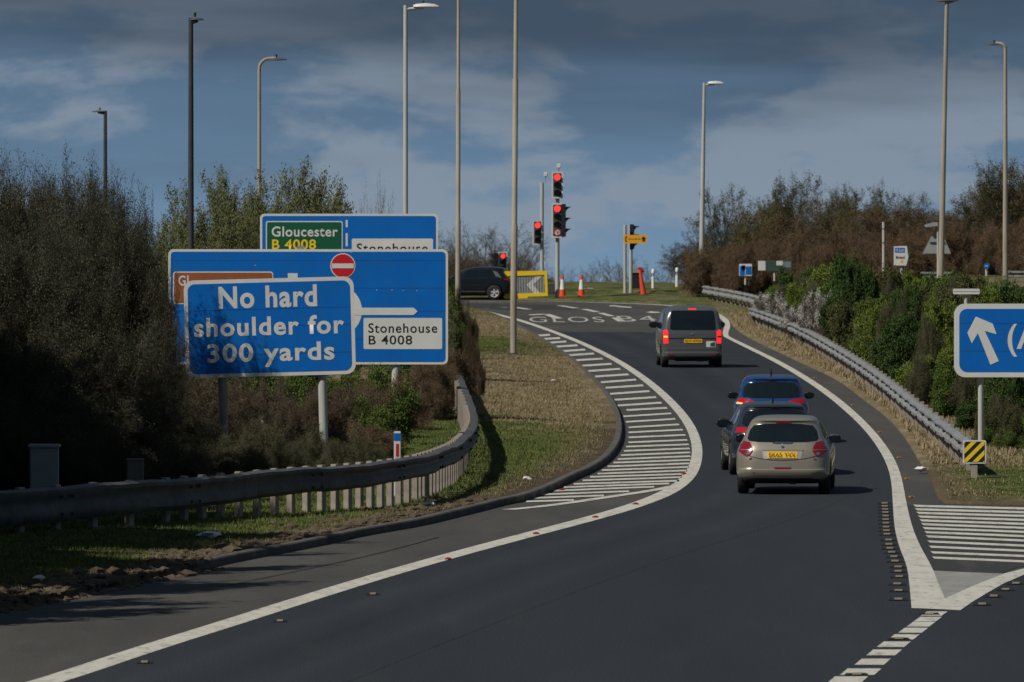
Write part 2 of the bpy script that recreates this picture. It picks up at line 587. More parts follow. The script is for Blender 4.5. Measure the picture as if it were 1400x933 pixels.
def hR(X, D):
    X = np.asarray(X, float)
    D = np.asarray(D, float)
    d = pdist(X, D, rA)
    near = 0.05 + 0.05 * sm(d / 0.5)
    bank = 1.75 * sm((d - 4.0) / 7.0) * sm((D - 168) / 50) * sm((X - 5.0 - (D - 220) * 0.05) / 5.0)
    far = 0.34 * sm((d - 2.0) / 11.0) * (1 - sm((X - 8.0) / 5.0)) * sm((D - 330) / 40)
    return near + bank + far + 0.03 * vnoise(X, D, 0.9, 3) * sm(d / 1.0) + fall(D)


def hL(X, D):
    X = np.asarray(X, float)
    D = np.asarray(D, float)
    d = pdist(X, D, kA)
    return 0.11 + 0.10 * sm((d - 0.6) / 3.0) + 0.045 * vnoise(X, D, 1.2, 5) * sm((d - 0.25) / 0.8)


def gh(X, D):
    return float(hR(X, D)) if X > 2.0 or D > 405 else float(hL(X, D))


def interp_x(A, D):
    idx = np.argsort(A[:, 1])
    return np.interp(D, A[idx, 1], A[idx, 0])


def verge(name, A, side, Ds, hf, mat, cols):
    verts, faces = [], []
    xk = interp_x(A, np.array(Ds))
    n = len(cols)
    XX = np.array([[x + side * c for c in cols] for x in xk])
    DD = np.array([[d] * n for d in Ds])
    ZZ = hf(XX, DD)
    ZZ[:, 0] = -0.02
    for i in range(len(Ds)):
        for j in range(n):
            verts.append((XX[i, j], DD[i, j], ZZ[i, j]))
    for i in range(len(Ds) - 1):
        for j in range(n - 1):
            a = i * n + j
            f = (a, a + 1, a + n + 1, a + n)
            faces.append(f if side > 0 else f[::-1])
    me = bpy.data.meshes.new(name)
    me.from_pydata(verts, [], faces)
    me.update()
    o = link_mesh(name, me, mat, smooth=True)
    return tag(o, kind='structure')


def verge_mat():
    m = new_mat('verge_turf', (0.1, 0.1, 0.04), 1.0, spec=0.1)
    t = m.node_tree
    b = t.nodes['Principled BSDF']
    tcn = t.nodes.new('ShaderNodeTexCoord')

    def nz(scale, detail, st=(1, 1, 1), ro=0.6):
        mpn = t.nodes.new('ShaderNodeMapping')
        mpn.inputs['Scale'].default_value = st
        t.links.new(tcn.outputs['Object'], mpn.inputs['Vector'])
        n = t.nodes.new('ShaderNodeTexNoise')
        n.inputs['Scale'].default_value = scale
        n.inputs['Detail'].default_value = detail
        n.inputs['Roughness'].default_value = ro
        t.links.new(mpn.outputs['Vector'], n.inputs['Vector'])
        return n.outputs['Fac']

    def ramp(fac, stops):
        r = t.nodes.new('ShaderNodeValToRGB')
        e = r.color_ramp.elements
        while len(e) < len(stops):
            e.new(0.5)
        for q, (p, c) in zip(e, stops):
            q.position = p
            q.color = (*c, 1)
        t.links.new(fac, r.inputs['Fac'])
        return r.outputs['Color']

    def rng(fac, a, bb):
        r = t.nodes.new('ShaderNodeMapRange')
        r.inputs['From Min'].default_value = a
        r.inputs['From Max'].default_value = bb
        t.links.new(fac, r.inputs['Value'])
        return r.outputs['Result']
    green = ramp(nz(1.6, 8, (1, 0.5, 1), 0.7), [(0.36, (0.035, 0.048, 0.014)), (0.5, (0.065, 0.090, 0.023)), (0.62, (0.13, 0.14, 0.045))])
    straw = ramp(nz(1.1, 9, (1, 0.3, 1), 0.8), [(0.36, (0.12, 0.096, 0.056)), (0.5, (0.17, 0.137, 0.082)), (0.62, (0.26, 0.21, 0.135))])
    soil = ramp(nz(3.5, 8, (1, 0.6, 1), 0.7), [(0.3, (0.045, 0.034, 0.023)), (0.7, (0.12, 0.09, 0.06))])
    c = mixrgb(rng(nz(0.35, 6, (1, 0.28, 1)), 0.44, 0.56), green, straw, tree=t)
    c = mixrgb(rng(nz(0.55, 6, (1.5, 0.3, 1)), 0.56, 0.66), c, soil, tree=t)
    # bare soil along the kerb: vertex attribute 'edge'
    at = t.nodes.new('ShaderNodeAttribute')
    at.attribute_name = 'edge'
    c = mixrgb(at.outputs['Fac'], c, soil, tree=t)
    at2 = t.nodes.new('ShaderNodeAttribute')
    at2.attribute_name = 'straw'
    c = mixrgb(at2.outputs['Fac'], c, straw, tree=t)
    at3 = t.nodes.new('ShaderNodeAttribute')
    at3.attribute_name = 'green'
    c = mixrgb(at3.outputs['Fac'], c, green, tree=t)
    t.links.new(c, b.inputs['Base Color'])
    bn = nz(9, 5, (1, 1, 1), 0.7)
    bp = t.nodes.new('ShaderNodeBump')
    bp.inputs['Strength'].default_value = 0.8
    bp.inputs['Distance'].default_value = 0.06
    t.links.new(bn, bp.inputs['Height'])
    t.links.new(bp.outputs['Normal'], b.inputs['Normal'])
    return m


M['verge'] = verge_mat()


def zones(X, D, left):
    """kinds of cover on the verges: returns edge-soil, straw, green weights"""
    X = np.asarray(X, float)
    D = np.asarray(D, float)
    w = vnoise(X, D, 0.8, 9)
    if left:
        d = pdist(X, D, kA)
        dd = D + 16 * w + 6 * vnoise(X, D, 2.3, 31)
        edge = (1 - sm((d - 0.25 + 0.35 * w) / 1.0)) * (1 - 0.7 * sm((D - 230) / 20))
        straw = sm((dd - 186) / 8) * (1 - sm((dd - 248) / 12)) + sm((dd - 290) / 10) * (1 - sm((dd - 335) / 15))
        green = (1 - sm((dd - 180) / 8)) + sm((dd - 256) / 8) * (1 - sm((dd - 280) / 10)) + sm((dd - 340) / 10)
        green = np.clip(green, 0, 1) * sm((d - 0.5) / 1.2)
        return np.clip(edge, 0, 1), np.clip(straw, 0, 1), green
    d = pdist(X, D, rA)
    edge = 0.75 * (1 - sm((d - 0.1 + 0.2 * w) / 0.6)) * (1 - sm((D - 230) / 60))
    straw = sm((D - 155) / 12) * (1 - sm((d - 1.9 + 0.5 * w) / 0.9)) * (1 - sm((D - 320) / 60))
    green = (1 - sm((D - 152) / 8)) * sm((d - 0.9) / 1.0) + 0.9 * sm((D - 340) / 30) * (0.6 + 0.4 * w)
    return np.clip(edge, 0, 1), np.clip(straw, 0, 1), np.clip(green, 0, 1)


def set_zones(o, left):
    me = o.data
    n = len(me.vertices)
    co = np.empty(n * 3)
    me.vertices.foreach_get('co', co)
    co = co.reshape(-1, 3)
    for nm, arr in zip(('edge', 'straw', 'green'), zones(co[:, 0], co[:, 1], left)):
        a = me.attributes.new(nm, 'FLOAT', 'POINT')
        a.data.foreach_set('value', arr.astype(np.float32))


colsL = [0, 0.01, 0.12, 0.3, 0.5, 0.75, 1.0, 1.3, 1.6, 2, 2.5, 3, 3.6, 4.3, 5, 6, 7.5, 9, 11, 14, 18, 25, 40, 80, 160]
DL = [70 + 1.0 * i for i in range(int((400 - 70) / 1.0) + 1) if 70 + i < F * HC / (414.05 - YH)]
vl = verge('left_verge', kA, -1, DL, hL, M['verge'], colsL)
set_zones(vl, True)
colsR = [0, 0.02, 0.2, 0.5, 0.9, 1.3, 1.8, 2.4, 3, 3.8, 4.6, 5.6, 6.6, 7.6, 8.6, 9.6, 11, 13, 16, 20, 26, 34, 46, 60, 90, 140, 200]
D0 = float(rA[:, 1].min())
D1 = float(rA[:, 1].max())
DR = sorted(set([D0 + 1e-3, D0 + 0.05, D0 + 0.3] + [D0 + 1.2 * i for i in range(1, int((380 - D0) / 1.2))] + [380 + 0.35 * i for i in range(int((D1 - 380) / 0.35))]))
vr = verge('right_verge', rA, 1, DR, hR, M['verge'], colsR)
set_zones(vr, False)

# the land: one sheet reaching far beyond, falling away behind the roundabout crest
gy = [-60, 20, 60, 100, 140, 180, 220, 260, 300, 340, 370, D1 - 1.0, D1 - 0.5] + [D1 + 0.5 * i for i in range(1, 20)] + [D1 + 10 + 3 * i for i in range(1, 18)] + [490, 520, 560, 620, 700, 850, 1100, 1500, 2200, 3500, 6000]
gx = [-3500, -1500, -600, -300, -150, -80] + [-50 + 2.5 * i for i in range(41)] + [80, 150, 300, 600, 1500, 3500]
gverts, gfaces = [], []
for y in gy:
    X = np.array(gx, float)
    if y < D1:
        Z = np.full(len(gx), -0.08)
    else:
        Z = hR(X, np.full(len(gx), float(y)))
        Z = Z + 0.0
    for x, z in zip(gx, Z):
        gverts.append((x, y, float(z)))
for i in range(len(gy) - 1):
    for j in range(len(gx) - 1):
        a = i * len(gx) + j
        gfaces.append((a, a + 1, a + len(gx) + 1, a + len(gx)))
me = bpy.data.meshes.new('ground')
me.from_pydata(gverts, [], gfaces)
me.update()
ground = tag(link_mesh('ground', me, M['verge'], smooth=True), kind='structure')
set_zones(ground, False)


# ------------------------------------------------------------------ road and paint
def sheet(name, pts, z, mat, parent=None):
    """flat n-gon through world XY points, triangulated"""
    bm = bmesh.new()
    vs, fs = cdt([(p[0], p[1]) for p in pts])
    bv_ = [bm.verts.new((v[0], v[1], z)) for v in vs]
    for f in fs:
        try:
            bm.faces.new([bv_[k] for k in f])
        except ValueError:
            pass
    me = bpy.data.meshes.new(name)
    bm.to_mesh(me)
    bm.free()
    me.update()
    return link_mesh(name, me, mat, parent)


def px(pts):
    return [P(x, y) for x, y in pts]


bm = bmesh.new()
xs = [-165 + 15 * i for i in range(23)]
ys = [20 + 15 * i for i in range(26)]
ys = [y for y in ys if y < D1] + [D1 + 0.3]
for y0, y1 in zip(ys[:-1], ys[1:]):
    vs = [bm.verts.new(p) for p in ((-170, y0, 0), (170, y0, 0), (170, y1, 0), (-170, y1, 0))]
    bm.faces.new(vs)
bmesh.ops.remove_doubles(bm, verts=bm.verts, dist=1e-4)
road = tag(obj('road', bm, M['asphalt_old']), kind='structure')

# left edge line of the slip road: centre pixel, width in metres
lineL = [(-420, 1070, .42), (-200, 1010, .42), (60, 935, .40), (200, 888, .38), (300, 857, .38), (400, 825, .38), (500, 794, .37), (600, 765, .37), (700, 738, .37), (800, 712, .37),
         (860, 695, .36), (908, 677, .34), (935, 660, .28), (949, 642, .24), (954, 620, .22), (951, 600, .22), (942, 580, .23), (927, 560, .24), (906, 539, .25), (881, 518, .26), (850, 497, .26),
         (820, 481, .27), (790, 467, .27), (750, 451.5, .28), (710, 438, .30), (680, 430.5, .31), (655, 424.5, .32), (638, 420.5, .32), (600, 418, .32)]
lineR = [(960, 421.0, .3), (985, 431, .3), (996, 444, .25), (990, 459, .20), (1000, 464.3, .22), (1030.5, 479, .24), (1066, 496.5, .25), (1104, 519, .25), (1136.6, 541.5, .24), (1164, 564.5, .23), (1187, 587, .21), (1206, 611, .21), (1219, 634, .21),
         (1226, 656, .21), (1230, 689, .24), (1234.5, 720, .29), (1243, 747, .33), (1257, 775, .36), (1264, 802, .42), (1272, 833, .50)]


def strip_pts(line):
    pts = [P(x, y) for x, y, w in line]
    ws = [w for _, _, w in line]
    pw = [Vector((p.x, p.y, w)) for p, w in zip(pts, ws)]
    pw = smooth_path(pw, 2)
    Lp, Rp = [], []
    for i, p in enumerate(pw):
        d = pw[min(i + 1, len(pw) - 1)] - pw[max(i - 1, 0)]
        d.z = 0
        d.normalize()
        nrm = Vector((-d.y, d.x, 0))
        c = Vector((p.x, p.y, 0))
        Lp.append(c + nrm * p.z / 2)
        Rp.append(c - nrm * p.z / 2)
    return Lp, Rp


def strip(name, line, z, mat, parent=None):
    Lp, Rp = strip_pts(line)
    bm = bmesh.new()
    pv = None
    for a, b in zip(Lp, Rp):
        v = (bm.verts.new((a.x, a.y, z)), bm.verts.new((b.x, b.y, z)))
        if pv:
            bm.faces.new((pv[0], pv[1], v[1], v[0]))
        pv = v
    for f in bm.faces:
        if f.normal.z < 0:
            f.normal_flip()
    me = bpy.data.meshes.new(name)
    bm.normal_update()
    bm.to_mesh(me)
    bm.free()
    return link_mesh(name, me, mat, parent)


Ll, Lr = strip_pts(lineL)
Rl, Rr = strip_pts(lineR)
# new dark surfacing between the two edge lines up to the transverse joint
jointL, jointR = P(752, 453), P(993, 451)
left_side = [p for p in [a.lerp(b, 0.5) for a, b in zip(Ll, Lr)] if p.y < jointL.y]
right_side = [p for p in [a.lerp(b, 0.5) for a, b in zip(Rl, Rr)] if p.y < jointR.y]
right_side = sorted(right_side, key=lambda p: p.y)
# main carriageway to the right of the nose is new too
rs0 = [P(2600, 1500), P(2400, 690), P(1405, 779), P(1330, 806), P(1290, 832)]
polyL = left_side + [P(800, 455), P(870, 456), P(940, 453)] + right_side[::-1] + [P(1290, 832), P(1330, 804), P(1405, 777), P(1700, 700)]
polyL += [P(2600, 1000), P(1400, 1500), P(-2000, 1500)]
a = sheet('new_surfacing', [(p.x, p.y) for p in polyL], 0.004, M['asphalt_new'], road)
# the travelled lane, with paler wheel tracks polished into it (attribute 'track' peaks along each tyre path)
def lane_mesh():
    cen = [a_.lerp(b_, 0.5) for a_, b_ in zip(Ll, Lr)]
    cen = [p_ for p_ in resample(cen, 1.5) if 80 < p_.y < jointL.y - 0.5]
    NC = 30
    vs_, fs_, tr = [], [], []
    for i_, p_ in enumerate(cen):
        d_ = cen[min(i_ + 1, len(cen) - 1)] - cen[max(i_ - 1, 0)]
        d_.z = 0
        d_.normalize()
        n_ = Vector((d_.y, -d_.x, 0))
        for k in range(NC + 1):
            u_ = 0.05 + 3.35 * k / NC
            q_ = p_ + n_ * u_
            vs_.append((q_.x, q_.y, 0.0065))
            tr.append(math.exp(-((u_ - 0.98) / 0.26) ** 2) + math.exp(-((u_ - 2.55) / 0.26) ** 2) - 0.55 * math.exp(-((u_ - 1.76) / 0.2) ** 2))
    for i_ in range(len(cen) - 1):
        for k in range(NC):
            b_ = i_ * (NC + 1) + k
            fs_.append((b_, b_ + 1, b_ + NC + 2, b_ + NC + 1))
    me_ = bpy.data.meshes.new('travelled_lane')
    me_.from_pydata(vs_, [], fs_)
    at_ = me_.attributes.new('track', 'FLOAT', 'POINT')
    at_.data.foreach_set('value', tr)
    me_.update()
    return link_mesh('travelled_lane', me_, M['asphalt_new'], road)


lane_mesh()
# right shoulder mid grey
sh = right_side + [P(1005, 451)] + [p for p in rightS if D0 + .2 < p.y < P(0, 452).y][::-1] + [P(1420, 692), P(1420, 776), P(1330, 803), P(1290, 830)]
# darker repair patch at the roundabout mouth
sheet('patch_repair', [(P(x, y).x, P(x, y).y) for x, y in ((600, 417.2), (690, 424.2), (775, 423.8), (792, 422.6), (762, 417.3), (640, 414.6), (560, 414.9))], 0.004, M['asphalt_mid'], road)
sheet('shoulder_surfacing', [(p.x, p.y) for p in px([(1240, 693), (1250, 690), (1282, 690), (1420, 692.4), (1420, 775), (1392, 776), (1330, 800), (1296, 822), (1280, 800), (1268, 775), (1252, 747), (1243, 720)])],
      0.006, M['asphalt_mid'], road)

zp = 0.010
strip('left_edge_line', lineL, zp, M['paint'], road)
strip('right_edge_line', lineR, zp + .001, M['paint'], road)
strip('roundabout_edge_line', [(640, 412.4, .5), (705, 412.6, .5), (770, 412.8, .5), (850, 415.0, .5), (905, 417.3, .42), (945, 421, .3), (972, 427, .3)], zp, M['paint'], road)
strip('roundabout_inner_line', [(625, 414.2, .2), (700, 414.9, .22), (770, 415.6, .2)], zp, M['paint_worn'], road)
for q in ([(765, 418.2, .32), (788, 421.9, .34)], [(798, 423, .32), (816, 427, .34)], [(821, 428.4, .3), (836.6, 432.8, .32)], [(840.5, 434.8, .3), (851, 440.2, .36)], [(703, 420.6, .36), (723.5, 423.4, .36)],
          [(685, 420.5, .2), (694, 421, .2)], [(747, 430, .34), (764, 436, .38)]):
    strip('lane_dash', q, zp, M['paint'], road)
for q in ([(833, 418.4), (838, 417.8), (851, 419.3), (864, 420.2), (862, 421.3), (848, 420.6), (840, 419.3), (833, 419.4)], [(883, 427.5), (890, 426.2), (901, 427), (903, 428.3), (892, 428.5)],
          [(722, 430.6), (745, 429.4), (749, 430.4), (726, 431.6)]):
    sheet('road_arrow', [(P(x, y).x, P(x, y).y) for x, y in q], zp, M['paint'], road)


def road_text(s, x0, y0, x1, y1):
    a, b, c = P(x0, y1), P(x1, y1), P(x0, y0)
    text_obj('road_lettering', s, a.x, a.y, b.x, c.y, zp + 0.003, M['paint_mid'], road, weight=0.0, spacing=1.15, flat=True)


road_text('GLOS', 724, 433.8, 828, 441.2)
road_text('B4', 848, 432.5, 900, 440.2)


def hatch(z1, z2, ox, oy, sc, th):
    a, b = P(ox + z1[0] / sc, oy + z1[1] / sc), P(ox + z2[0] / sc, oy + z2[1] / sc)
    d = (b - a)
    w = th
    q = [(a.x, a.y - w / 2), (b.x, b.y - w / 2), (b.x, b.y + w / 2), (a.x, a.y + w / 2)]
    return q


bm = bmesh.new()
hl = [(315, 175, 385, 170), (345, 188, 425, 183), (375, 202, 450, 197), (400, 218, 495, 212), (430, 236, 525, 229), (440, 253, 560, 245), (485, 272, 595, 265), (510, 294, 630, 286),
      (538, 315, 665, 306), (565, 337, 698, 328), (588, 360, 728, 349), (607, 382, 757, 372), (625, 406, 782, 395), (643, 430, 808, 419), (655, 453, 830, 441), (690, 471, 852, 462),
      (678, 496, 868, 484), (688, 518, 885, 506), (698, 540, 900, 528), (698, 560, 915, 549), (698, 580, 925, 570), (698, 600, 932, 590), (688, 617, 938, 608), (680, 634, 942, 624),
      (668, 651, 944, 640), (655, 667, 945, 655), (638, 681, 943, 670), (615, 696, 941, 684), (592, 711, 938, 698), (575, 725, 932, 712), (545, 738, 920, 726), (515, 752, 910, 739),
      (480, 766, 900, 753), (440, 779, 860, 764), (400, 793, 800, 777), (350, 808, 700, 795), (320, 822, 600, 812), (290, 836, 480, 830)]


def flat_faces(name, quads, z, mat, parent):
    bm = bmesh.new()
    for q in quads:
        f = bm.faces.new([bm.verts.new((x, y, z)) for x, y in q])
        f.normal_update()
        if f.normal.z < 0:
            f.normal_flip()
    me = bpy.data.meshes.new(name)
    bm.to_mesh(me)
    bm.free()
    return link_mesh(name, me, mat, parent)


bm.free()
quads = []
for i, (x0, y0, x1, y1) in enumerate(hl):
    y = 400 + (y0 + y1) / 2 / 2.917
    s = (y - YH) / HC
    D = F / s
    pxth = 2.5 if y < 560 else 2.2
    quads.append(hatch((x0, y0), (x1, y1), 620, 400, 2.917, pxth * D / (y - YH)))
flat_faces('chevron_hatching', quads, zp, M['paint'], road)
strip('hatch_border_line', [(695, 697.5, .26), (757, 691.3, .26), (826, 681, .26), (894, 671, .24), (925, 664.5, .22)], zp - .002, M['paint'], road)
quads = []
for i in range(13):
    t = i / 12
    yl = [140, 156, 172, 189, 206, 223, 241, 259, 278, 301, 325, 350, 374][i]
    yr = [152, 169, 186, 204, 222, 240, 258, 277, 297, 320, 343, 367, 391][i]
    xl = 495 + 85 * t
    y = 650 + yl / 3.297
    D = F * HC / (y - YH)
    quads.append(hatch((xl, yl), (xl + 2.2 * (989 - xl), yl + 2.2 * (yr - yl)), 1100, 650, 3.297, 3.0 * D / (y - YH)))
flat_faces('nose_hatching', quads, zp, M['paint'], road)
# nose wedge
z = lambda x, y: P(1100 + x / 3.297, 650 + y / 3.297)
wedge_out = [z(485, 602), z(702, 612), z(760, 572), z(840, 524), z(900, 490), z(989, 452), z(1500, 330), z(1500, 300), z(989, 424), z(900, 446), z(760, 502), z(618, 566), z(604, 500), z(575, 430), z(500, 430)]
sheet('nose_arm', [(p.x, p.y) for p in wedge_out[:13] + [z(560, 566)]], zp + .002, M['paint'], road)
sheet('nose_arm', [(p.x, p.y) for p in [z(485, 602), z(562, 606), z(618, 570), z(608, 500), z(580, 430), z(505, 430), z(492, 500)]], zp + .003, M['paint'], road)
sheet('nose_infill', [(p.x, p.y) for p in [z(618, 566), z(604, 500), z(578, 432), z(740, 440), z(905, 446), z(760, 502)]], zp - .002, M['paint_worn'], road)
# dashes continuing the nose down the diverge
dz = [(627, 512, 655), (652, 482, 630), (675, 450, 600), (702, 412, 568), (732, 366, 530), (765, 316, 490), (802, 268, 450), (844, 215, 400), (889, 150, 358), (925, 92, 298), (968, 20, 240), (1015, -60, 170), (1070, -160, 90)]
quads = []
for yy, xa, xb in dz:
    y = 650 + yy / 3.297
    D = F * HC / (y - YH)
    hp = (20 + (yy - 627) * 0.035) / 3.297 / 2
    dd = hp * D / (y - YH)
    c0, c1 = P(1100 + (xa) / 3.297, y), P(1100 + (xb) / 3.297, y)
    sk = 0.14
    quads.append([(c0.x, c0.y - dd), (c1.x - sk, c1.y - dd), (c1.x, c1.y + dd), (c0.x + sk, c0.y + dd)])
flat_faces('diverge_dashes', quads, zp, M['paint'], road)

# dark joint lines and sealed cracks
for q in ([(905, 489.5, .05), (960, 487, .05), (1010, 486, .05)], [(1150, 621, .02), (1190, 619.5, .02), (1213, 619, .02)], [(720, 446, .12), (800, 441.5, .12), (880, 439.5, .12)], [(300, 803, .03), (420, 779, .03), (520, 757, .03), (600, 735, .03)]):
    strip('sealed_crack', q, 0.0085, M['crack'], road)


# kerb along the left verge (a real step)
def kerb_run(name, path, h, w, side, D0_, D1_):
    pts = [p for p in resample(path, 0.9) if D0_ < p.y < D1_]
    bm = bmesh.new()
    prof = [(0, -0.02), (0.0, h - 0.02), (0.02, h), (w, h + .004), (w, -0.02)]
    prev = None
    for i, p in enumerate(pts):
        d = pts[min(i + 1, len(pts) - 1)] - pts[max(i - 1, 0)]
        d.normalize()
        n_ = Vector((-d.y, d.x, 0)) * side
        ring = [bm.verts.new((p.x + n_.x * a, p.y + n_.y * a, b)) for a, b in prof]
        if prev:
            for k in range(len(prof) - 1):
                bm.faces.new((prev[k], prev[k + 1], ring[k + 1], ring[k]))
        prev = ring
    return tag(obj(name, bm, M['kerb']), kind='structure')


kerb_run('kerb', kerbS, 0.125, 0.14, 1, 117, 330)


# ------------------------------------------------------------------ grass blades
def tri_cloud(name, pos, direc, width, height, mat, parent=None, jitter=0.35, seed=0):
    """many thin blades: one triangle each"""
    rg = np.random.RandomState(seed)
    n = len(pos)
    ang = rg.uniform(0, 2 * np.pi, n)
    wv = np.stack([np.cos(ang), np.sin(ang), np.zeros(n)], 1) * (width * rg.uniform(0.6, 1.4, n))[:, None]
    up = np.stack([rg.normal(0, jitter, n), rg.normal(0, jitter, n), np.ones(n)], 1)
    up /= np.linalg.norm(up, axis=1)[:, None]
    top = pos + up * (height * rg.uniform(0.4, 1.3, n))[:, None]
    v = np.stack([pos - wv, pos + wv, top], 1).reshape(-1, 3)
    me = bpy.data.meshes.new(name)
    me.vertices.add(3 * n)
    me.vertices.foreach_set('co', v.ravel())
    me.loops.add(3 * n)
    me.loops.foreach_set('vertex_index', np.arange(3 * n, dtype=np.int32))
    me.polygons.add(n)
    me.polygons.foreach_set('loop_start', np.arange(0, 3 * n, 3, dtype=np.int32))
    me.update()
    return link_mesh(name, me, mat, parent)


rg = np.random.RandomState(11)
# left verge
nB = 420000
D = F * HC / (rg.uniform(418, 880, nB) - YH)
xk = interp_x(kA, D)
X = xk - 0.28 - np.abs(rg.normal(0, 1, nB)) * 4.5
vis = (X / D * F + 700) > -80
X, D = X[vis], D[vis]
e, s_, g_ = zones(X, D, True)
u = rg.uniform(0, 1, len(X))
keep = u > e * 0.9
X, D, e, s_, g_ = X[keep], D[keep], e[keep], s_[keep], g_[keep]
pos = np.stack([X, D, hL(X, D) - 0.01], 1)
pick = rg.uniform(0, 1, len(X))
isg = pick < g_ * 0.8
iss = (~isg) & (pick < 0.2 + s_ * 0.45)
iso = ~(isg | iss)
for nm, msk, hgt, mt in (('green_grass', isg, 0.075, 'grass_green'), ('straw_grass', iss, 0.09, 'grass_straw'), ('olive_grass', iso, 0.075, 'grass_olive')):
    o = tri_cloud(nm, pos[msk], None, np.full(msk.sum(), 0.0085), np.full(msk.sum(), hgt), M[mt], seed=4, jitter=0.7)
    tag(o, {'green_grass': 'short green grass growing on the left verge by the kerb', 'straw_grass': 'pale straw coloured dead grass on the left verge', 'olive_grass': 'dull olive grass mixed into the left verge'}[nm], 'grass', kind='stuff')
# taller clumps at the foot of the left barrier and around the verge
# right verge, tall straw grass below the barrier
nB = 90000
D = F * HC / (rg.uniform(409.5, 690, nB) - YH)
xk = interp_x(rA, D)
X = xk + 0.15 + np.abs(rg.normal(0, 1, nB)) * 3.2
vis = (X / D * F + 700) < 1480
X, D = X[vis], D[vis]
e, s_, g_ = zones(X, D, False)
keep = rg.uniform(0, 1, len(X)) > e * 0.75
X, D, e, s_, g_ = X[keep], D[keep], e[keep], s_[keep], g_[keep]
pos = np.stack([X, D, hR(X, D) - 0.01], 1)
pick = rg.uniform(0, 1, len(X))
iss = pick < 0.10 + s_ * 0.75
isg = (~iss) & (rg.uniform(0, 1, len(X)) < 0.35 + g_)
iso = ~(isg | iss)
clump = 0.5 + 0.5 * np.clip(vnoise(pos[:, 0], pos[:, 1] * 0.5, 2.5, 17) + 0.5, 0, 1.4)
for nm, msk, hgt, mt, lb in (('straw_grass', iss, 0.18, 'grass_straw', 'tall straw coloured grass along the foot of the right barrier'),
                             ('green_grass', isg, 0.10, 'grass_green', 'green grass on the right verge and the roundabout bank'),
                             ('olive_grass', iso, 0.14, 'grass_olive', 'dull dry grass on the right verge and bank')):
    o = tri_cloud(nm, pos[msk], None, np.full(msk.sum(), 0.015), hgt * clump[msk] * (0.35 + 0.65 * s_[msk] * np.clip((D[msk] - 150) / 20, 0, 1)), M[mt], seed=5, jitter=0.3)
    tag(o, lb, 'grass', kind='stuff')


# ------------------------------------------------------------------ shrubs and trees
def seg_mesh(name, segs):
    A = np.array(segs)            # n x 8 : p0 p1 r0 r1
    p0, p1, r0, r1 = A[:, :3], A[:, 3:6], A[:, 6], A[:, 7]
    d = p1 - p0
    d /= np.linalg.norm(d, axis=1)[:, None] + 1e-9
    ref = np.where(np.abs(d[:, 2:3]) < 0.9, np.array([[0, 0, 1.0]]), np.array([[1.0, 0, 0]]))
    a = np.cross(d, ref)
    a /= np.linalg.norm(a, axis=1)[:, None] + 1e-9
    b = np.cross(d, a)
    vs = []
    for p, r in ((p0, r0), (p1, r1)):
        for k in range(3):
            t = 2 * np.pi * k / 3
            vs.append(p + (a * math.cos(t) + b * math.sin(t)) * r[:, None])
    V = np.stack(vs, 1).reshape(-1, 3)
    n = len(A)
    base = (np.arange(n) * 6)[:, None]
    q = np.array([[0, 1, 4, 3], [1, 2, 5, 4], [2, 0, 3, 5]]).reshape(1, 12)
    idx = (base + q).astype(np.int32).ravel()
    me = bpy.data.meshes.new(name)
    me.vertices.add(6 * n)
    me.vertices.foreach_set('co', V.ravel())
    me.loops.add(12 * n)
    me.loops.foreach_set('vertex_index', idx)
    me.polygons.add(3 * n)
    me.polygons.foreach_set('loop_start', np.arange(0, 12 * n, 4, dtype=np.int32))
    me.update()
    me.polygons.foreach_set('use_smooth', np.ones(3 * n, dtype=bool))
    return me


def leaf_mesh(name, pts, size, seed):
    rg = np.random.RandomState(seed)
    n = len(pts)
    pts = np.array(pts)
    a = rg.normal(0, 1, (n, 3))
    a /= np.linalg.norm(a, axis=1)[:, None]
    b = np.cross(a, rg.normal(0, 1, (n, 3)))
    b /= np.linalg.norm(b, axis=1)[:, None]
    s = (size * rg.uniform(0.5, 1.4, n))[:, None]
    V = np.stack([pts, pts + a * s * .6 + b * s * .42, pts + a * s * 1.4, pts + a * s * .6 - b * s * .42], 1).reshape(-1, 3)
    me = bpy.data.meshes.new(name)
    me.vertices.add(4 * n)
    me.vertices.foreach_set('co', V.ravel())
    me.loops.add(4 * n)
    me.loops.foreach_set('vertex_index', np.arange(4 * n, dtype=np.int32))
    me.polygons.add(n)
    me.polygons.foreach_set('loop_start', np.arange(0, 4 * n, 4, dtype=np.int32))
    me.update()
    return me


